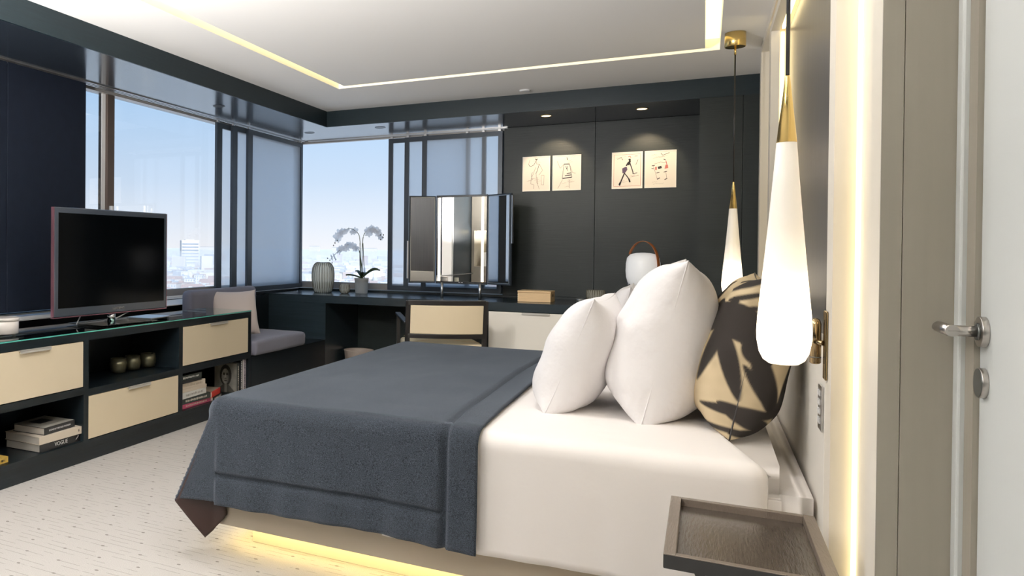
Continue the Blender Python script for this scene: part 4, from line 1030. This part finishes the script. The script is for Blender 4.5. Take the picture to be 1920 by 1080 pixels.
sketch(-1.359, 'framed fashion sketch of a pencil drawn dress, leftmost on the dark wall',
       [(3, [(-8, 92), (0, 84), (8, 92)]), (1.6, [(-60, 60), (-48, 45), (-20, 55), (-4, 78)]), (1.2, [(-30, 10), (-38, -10), (-30, -35)]), (1.6, [(22, 60), (8, 20), (-4, 0)])],
       [(1.3, [(0, 84), (-2, 62), (24, 58), (48, 20), (20, -8)]), (1.3, [(-4, 40), (-34, -20), (-44, -60), (-20, -66)]), (1.3, [(-2, 0), (4, -55), (14, -62), (6, -20)]), (1.2, [(-18, -66), (-20, -92)]), (1.2, [(10, -62), (24, -95)]), (1, [(38, -10), (60, -10), (58, -70), (40, -68), (38, -10)])], [(1, [(-60, 60), (-50, 88)])], None, seed=1)
sketch(-1.094, 'framed fashion sketch of a striped short dress, second from the left',
       [(2.2, [(0, 92), (4, 76)]), (3.0, [(-22, 52), (20, 52)]), (3.6, [(-32, -34), (38, -28)]), (3, [(-14, -18), (36, -14)]), (2.6, [(0, -6), (34, -2)]), (1.3, [(-20, 52), (-34, -34)]), (1.3, [(20, 52), (38, -28)]), (1.6, [(-8, 42), (0, 20), (8, 40)]), (1.4, [(-2, 30), (6, 10)])],
       [(1.2, [(-22, 50), (-50, 28), (-72, 72)]), (1.2, [(22, 48), (42, 0), (66, -6)]), (1.2, [(-30, -40), (-66, -94)]), (1.4, [(18, -40), (20, -94)])], [], None, seed=2)
sketch(-.5965, 'framed fashion sketch of a striding figure with a dark skirt, third from the left',
       [(7, [(14, 66), (20, 56), (8, 30)]), (5, [(10, 48), (-6, 26)]), (3.2, [(16, 50), (40, -10), (42, -22)]), (4.5, [(-18, -16), (-40, -60), (-52, -88)]), (3.4, [(-18, -16), (10, -46), (22, -66)]), (6, [(-46, -70), (-54, -84)]), (5, [(14, -52), (20, -70)]), (2, [(42, -22), (70, -16)]), (1.3, [(-70, 66), (-40, 76), (-30, 60)]), (1.3, [(60, 30), (74, 60)])],
       [(1.6, [(50, 80), (72, 82)]), (1.2, [(30, -40), (80, -30)])], [(2, [(6, 78), (20, 82), (26, 72)])], ('inkviolet', [[(-14, 20), (-34, 12), (-32, -16), (-14, -16), (2, 4), (-2, 20)]]), True, seed=3)
sketch(-.3365, 'framed fashion sketch with red patches and a black belt, rightmost on the dark wall',
       [(9, [(-16, 6), (8, 12)]), (2.4, [(-58, 20), (-38, 22)]), (2.2, [(-60, 4), (-44, 2)]), (2.4, [(-26, -22), (-6, -18)]), (2.4, [(22, -18), (44, -14)]), (2.8, [(-22, -58), (-2, -50)]), (2.8, [(28, -62), (46, -54)]), (2.4, [(20, 56), (34, 50)]), (1.5, [(2, 92), (14, 78), (60, 92)])],
       [(1.2, [(-50, 26), (-26, -40), (-20, -56)]), (1.2, [(36, -12), (42, -52)]), (1.3, [(-40, 30), (0, 40), (40, 34)])], [(2.5, [(36, 46), (44, 20)])], ('inkred', [[(28, 0), (52, 4), (50, 22), (34, 24)], [(-34, -6), (-24, -4), (-24, 14), (-36, 12)]]), False, seed=4)

# ------------------------------------------------------------------ behind the camera, seen in the vanity mirror
struct('wall_left_cream', B(XW+.001, XW+.03, 1.02, 2.30, 0, ZS-.003), 'ceiling')
struct('trim_16', B(XW+.001, XW+.05, .98, 1.02, 0, ZS-.003), 'alu')
cab = thing('wall_cabinet', 'cream wall cabinet with a lit niche behind the camera', 'cabinet', (-3.5, -.9, 0))
obj('carcass', BB((-3.79, -3.40, -1.55, -.35, 1.62, ZS-.003), (-3.79, -3.40, -1.55, -.35, .10, .95), (-3.79, -3.74, -1.55, -.35, .95, 1.62)), 'beige', cab, world=True)
obj('niche_light', B(-3.70, -3.50, -1.5, -.4, 1.608, 1.618), 'led', cab, world=True)
for k in range(6):
    upright('book standing in the lit niche behind the camera, %s' % ('first from the window', 'second', 'third', 'fourth', 'fifth', 'last')[k], (-3.45, -.55-.055*k, .951), .26-.02*(k % 3), .18, .035, ('bk_white', 'bk_cream', 'bk_lilac')[k % 3])

# ================================================================== CITY OUTSIDE
GZ = -42
M['ground'] = mat('pale city ground', (.66, .67, .66), .9, var=(.02, .3))
for i, c in enumerate(((.62, .60, .58), (.72, .70, .68), (.50, .38, .34), (.42, .46, .52), (.80, .80, .80))): M['bld%d' % i] = mat('city wall %d' % i, c, .8)
M['bwin'] = mat('city windows', (.36, .42, .50), .5); M['roofred'] = mat('red tile roof', (.44, .30, .26), .8); M['trees'] = mat('distant trees', (.07, .12, .07), .9)
struct('ground_city', B(-9000, 6000, 60, 14000, GZ-1, GZ), 'ground')
def far_dir(px): 
    d = FW+RT*((px-500)/1454.46); d.z = 0; return d.normalized()
def building(kind):
    r2 = random.Random(kind); w, d, h = r2.uniform(9, 16), r2.uniform(9, 14), r2.uniform(6, 15)
    t = bpy.data.objects.new('city_building', None); COL.objects.link(t)
    tag(t, 'small pale building among the rooftops far below the windows', 'building', 'near buildings of the city below')
    obj('walls', B(-w/2, w/2, -d/2, d/2, 0, h), 'bld%d' % (kind % 5), t)
    if kind % 3 == 0:
        bm = bmesh.new(); v = [bm.verts.new(p) for p in ((-w/2, -d/2, h+.02), (w/2, -d/2, h+.02), (w/2, d/2, h+.02), (-w/2, d/2, h+.02), (-w/2, 0, h+3), (w/2, 0, h+3))]
        for f in ((0, 1, 5, 4), (2, 3, 4, 5), (0, 4, 3), (1, 2, 5), (3, 2, 1, 0)): bm.faces.new([v[i] for i in f])
        obj('roof', bm, 'roofred', t)
    else: obj('roof', BB((-w/2-.2, w/2+.2, -d/2-.2, d/2+.2, h+.02, h+.5), (-w/4, 0, -d/4, 0, h+.5, h+2.2)), 'bld%d' % ((kind+2) % 5), t)
    obj('windows', BB(*[(-w/2+1+k*2.6, -w/2+2.2+k*2.6, -d/2-.06, -d/2-.02, z, z+1.5) for k in range(int((w-2)/2.6)+1) for z in np.arange(1.5, h-1.8, 3)]), 'bwin', t)
    return t
protos = [building(k) for k in range(6)]; cnt = 0; rr = random.Random(42)
for k in range(210):
    px = rr.choice((rr.uniform(305, 412), rr.uniform(560, 735), rr.uniform(305, 560), rr.uniform(735, 945))); D = 640*(1+1.1*rr.random()**1.3)
    p = far_dir(px)*D
    if k < 6: o = protos[k]; o.location = (p.x, p.y, GZ); o.rotation_euler = (0, 0, .4+rr.uniform(-.3, .3))
    else: o = dup(protos[k % 6], (p.x, p.y, GZ), .4+rr.uniform(-.3, .3))
    q = k % 6; look = ('small beige building with a red tiled roof', 'small white building with a flat grey roof', 'small brick building with a flat white roof', 'small blue grey building with a red tiled roof', 'small white building with a flat beige roof', 'small low beige building with a flat brick roof')[q]
    where = 'beyond the left window' if px < 412 else 'behind the left sheer screens' if px < 560 else 'beyond the orchid window' if px < 735 else 'behind the far sheer screens'
    o['label'] = look+' far below, '+where; o['group'] = look+' '+where
# the rest of the city: one object
V = []; Fc = []; MI = []
for k in range(9000):
    px = rr.uniform(-150, 1050); D = 900*(1+7*rr.random()**1.8); p = far_dir(px)*D; a = rr.uniform(0, .8)+(1.2 if rr.random() < .2 else 0); w, d, h = rr.uniform(8, 26), rr.uniform(8, 18), rr.uniform(5, 17)+(rr.random() < .015)*rr.uniform(8, 22)
    tree = rr.random() < .22
    if tree: h = rr.uniform(5, 9); w *= 1.3
    ca_, sa = math.cos(a), math.sin(a); n0 = len(V)
    for z_, s in ((GZ, 1), (GZ+h, .6 if tree else 1)):
        for u, v in ((-1, -1), (1, -1), (1, 1), (-1, 1)): V.append((p.x+(u*w*ca_-v*d*sa)*s/2, p.y+(u*w*sa+v*d*ca_)*s/2, z_))
    mi = 6 if tree else rr.choice((0, 1, 1, 2, 3, 4, 4)); rt = 6 if tree else (5 if rr.random() < .25 else rr.choice((0, 1, 4)))
    for f, q in (((4, 5, 6, 7), rt), ((0, 1, 5, 4), mi), ((1, 2, 6, 5), mi), ((2, 3, 7, 6), mi), ((3, 0, 4, 7), mi)): Fc.append([n0+i for i in f]); MI.append(q)
me = bpy.data.meshes.new('city_rooftops'); me.from_pydata(V, [], Fc)
for x in ('bld0', 'bld1', 'bld2', 'bld3', 'bld4', 'roofred', 'trees'): me.materials.append(M[x])
me.polygons.foreach_set('material_index', MI); co = bpy.data.objects.new('city_rooftops', me); COL.objects.link(co)
tag(co, 'hazy pale city rooftops stretching to the horizon outside the windows', 'city', kind='stuff')
# wide office block on the horizon
p = far_dir(355)*1500
ot = thing('office_block', 'wide pale office block rising above the city on the horizon', 'building', (p.x, p.y, GZ), math.atan2(p.y, p.x)-PI/2+.25)
obj('walls', BB((-17, 17, -7, 7, 0, 58), (-9, 8, -5, 5, 58, 60)), 'bld1', ot)
obj('roof', B(-17.3, 17.3, -7.3, 7.3, 60.1, 60.8) if False else B(-17.3, 17.3, -7.3, -7.02, 56.4, 58.4), 'bld4', ot)
for z0 in range(2, 56, 6): obj('window_band', B(-16, 16, -7.4, -7.1, z0, z0+2.4), 'bwin', ot)
for px, D, h, w in ((412, 2600, 60, 22), (430, 3000, 55, 30), (388, 2900, 48, 50), (640, 2600, 50, 60), (690, 2700, 47, 60), (590, 2500, 52, 30)):
    q = far_dir(px)*D; t = thing('distant_block', 'faint distant building on the hazy skyline, ' + {412: 'just left of the framed screens', 430: 'behind the first sheer screen', 388: 'right of the wide office block', 640: 'behind the orchid', 690: 'right of the orchid', 590: 'above the ribbed vase'}[px], 'building', (q.x, q.y, GZ), 0, 'faint blocks on the skyline')
    obj('walls', B(-w/2, w/2, -8, 8, 0, h), 'bld1', t); obj('roof', B(-w/2-.3, w/2+.3, -8.3, 8.3, h+.05, h+.8), 'bld3', t)
# haze lying over the city
hz_ = bpy.data.materials.new('haze'); hz_.use_nodes = True; t = hz_.node_tree; t.nodes.clear()
o_ = t.nodes.new('ShaderNodeOutputMaterial'); vs_ = t.nodes.new('ShaderNodeVolumeScatter'); vs_.inputs[0].default_value = (1, 1, 1, 1); vs_.inputs['Density'].default_value = .0007; vs_.inputs['Anisotropy'].default_value = 0
t.links.new(vs_.outputs[0], o_.inputs[1]); M['haze'] = hz_
h_ = obj('haze', B(-8500, 5500, 120, 13000, GZ+.5, -3.0), 'haze'); tag(h_, 'pale haze hanging over the distant city', 'haze', kind='stuff')
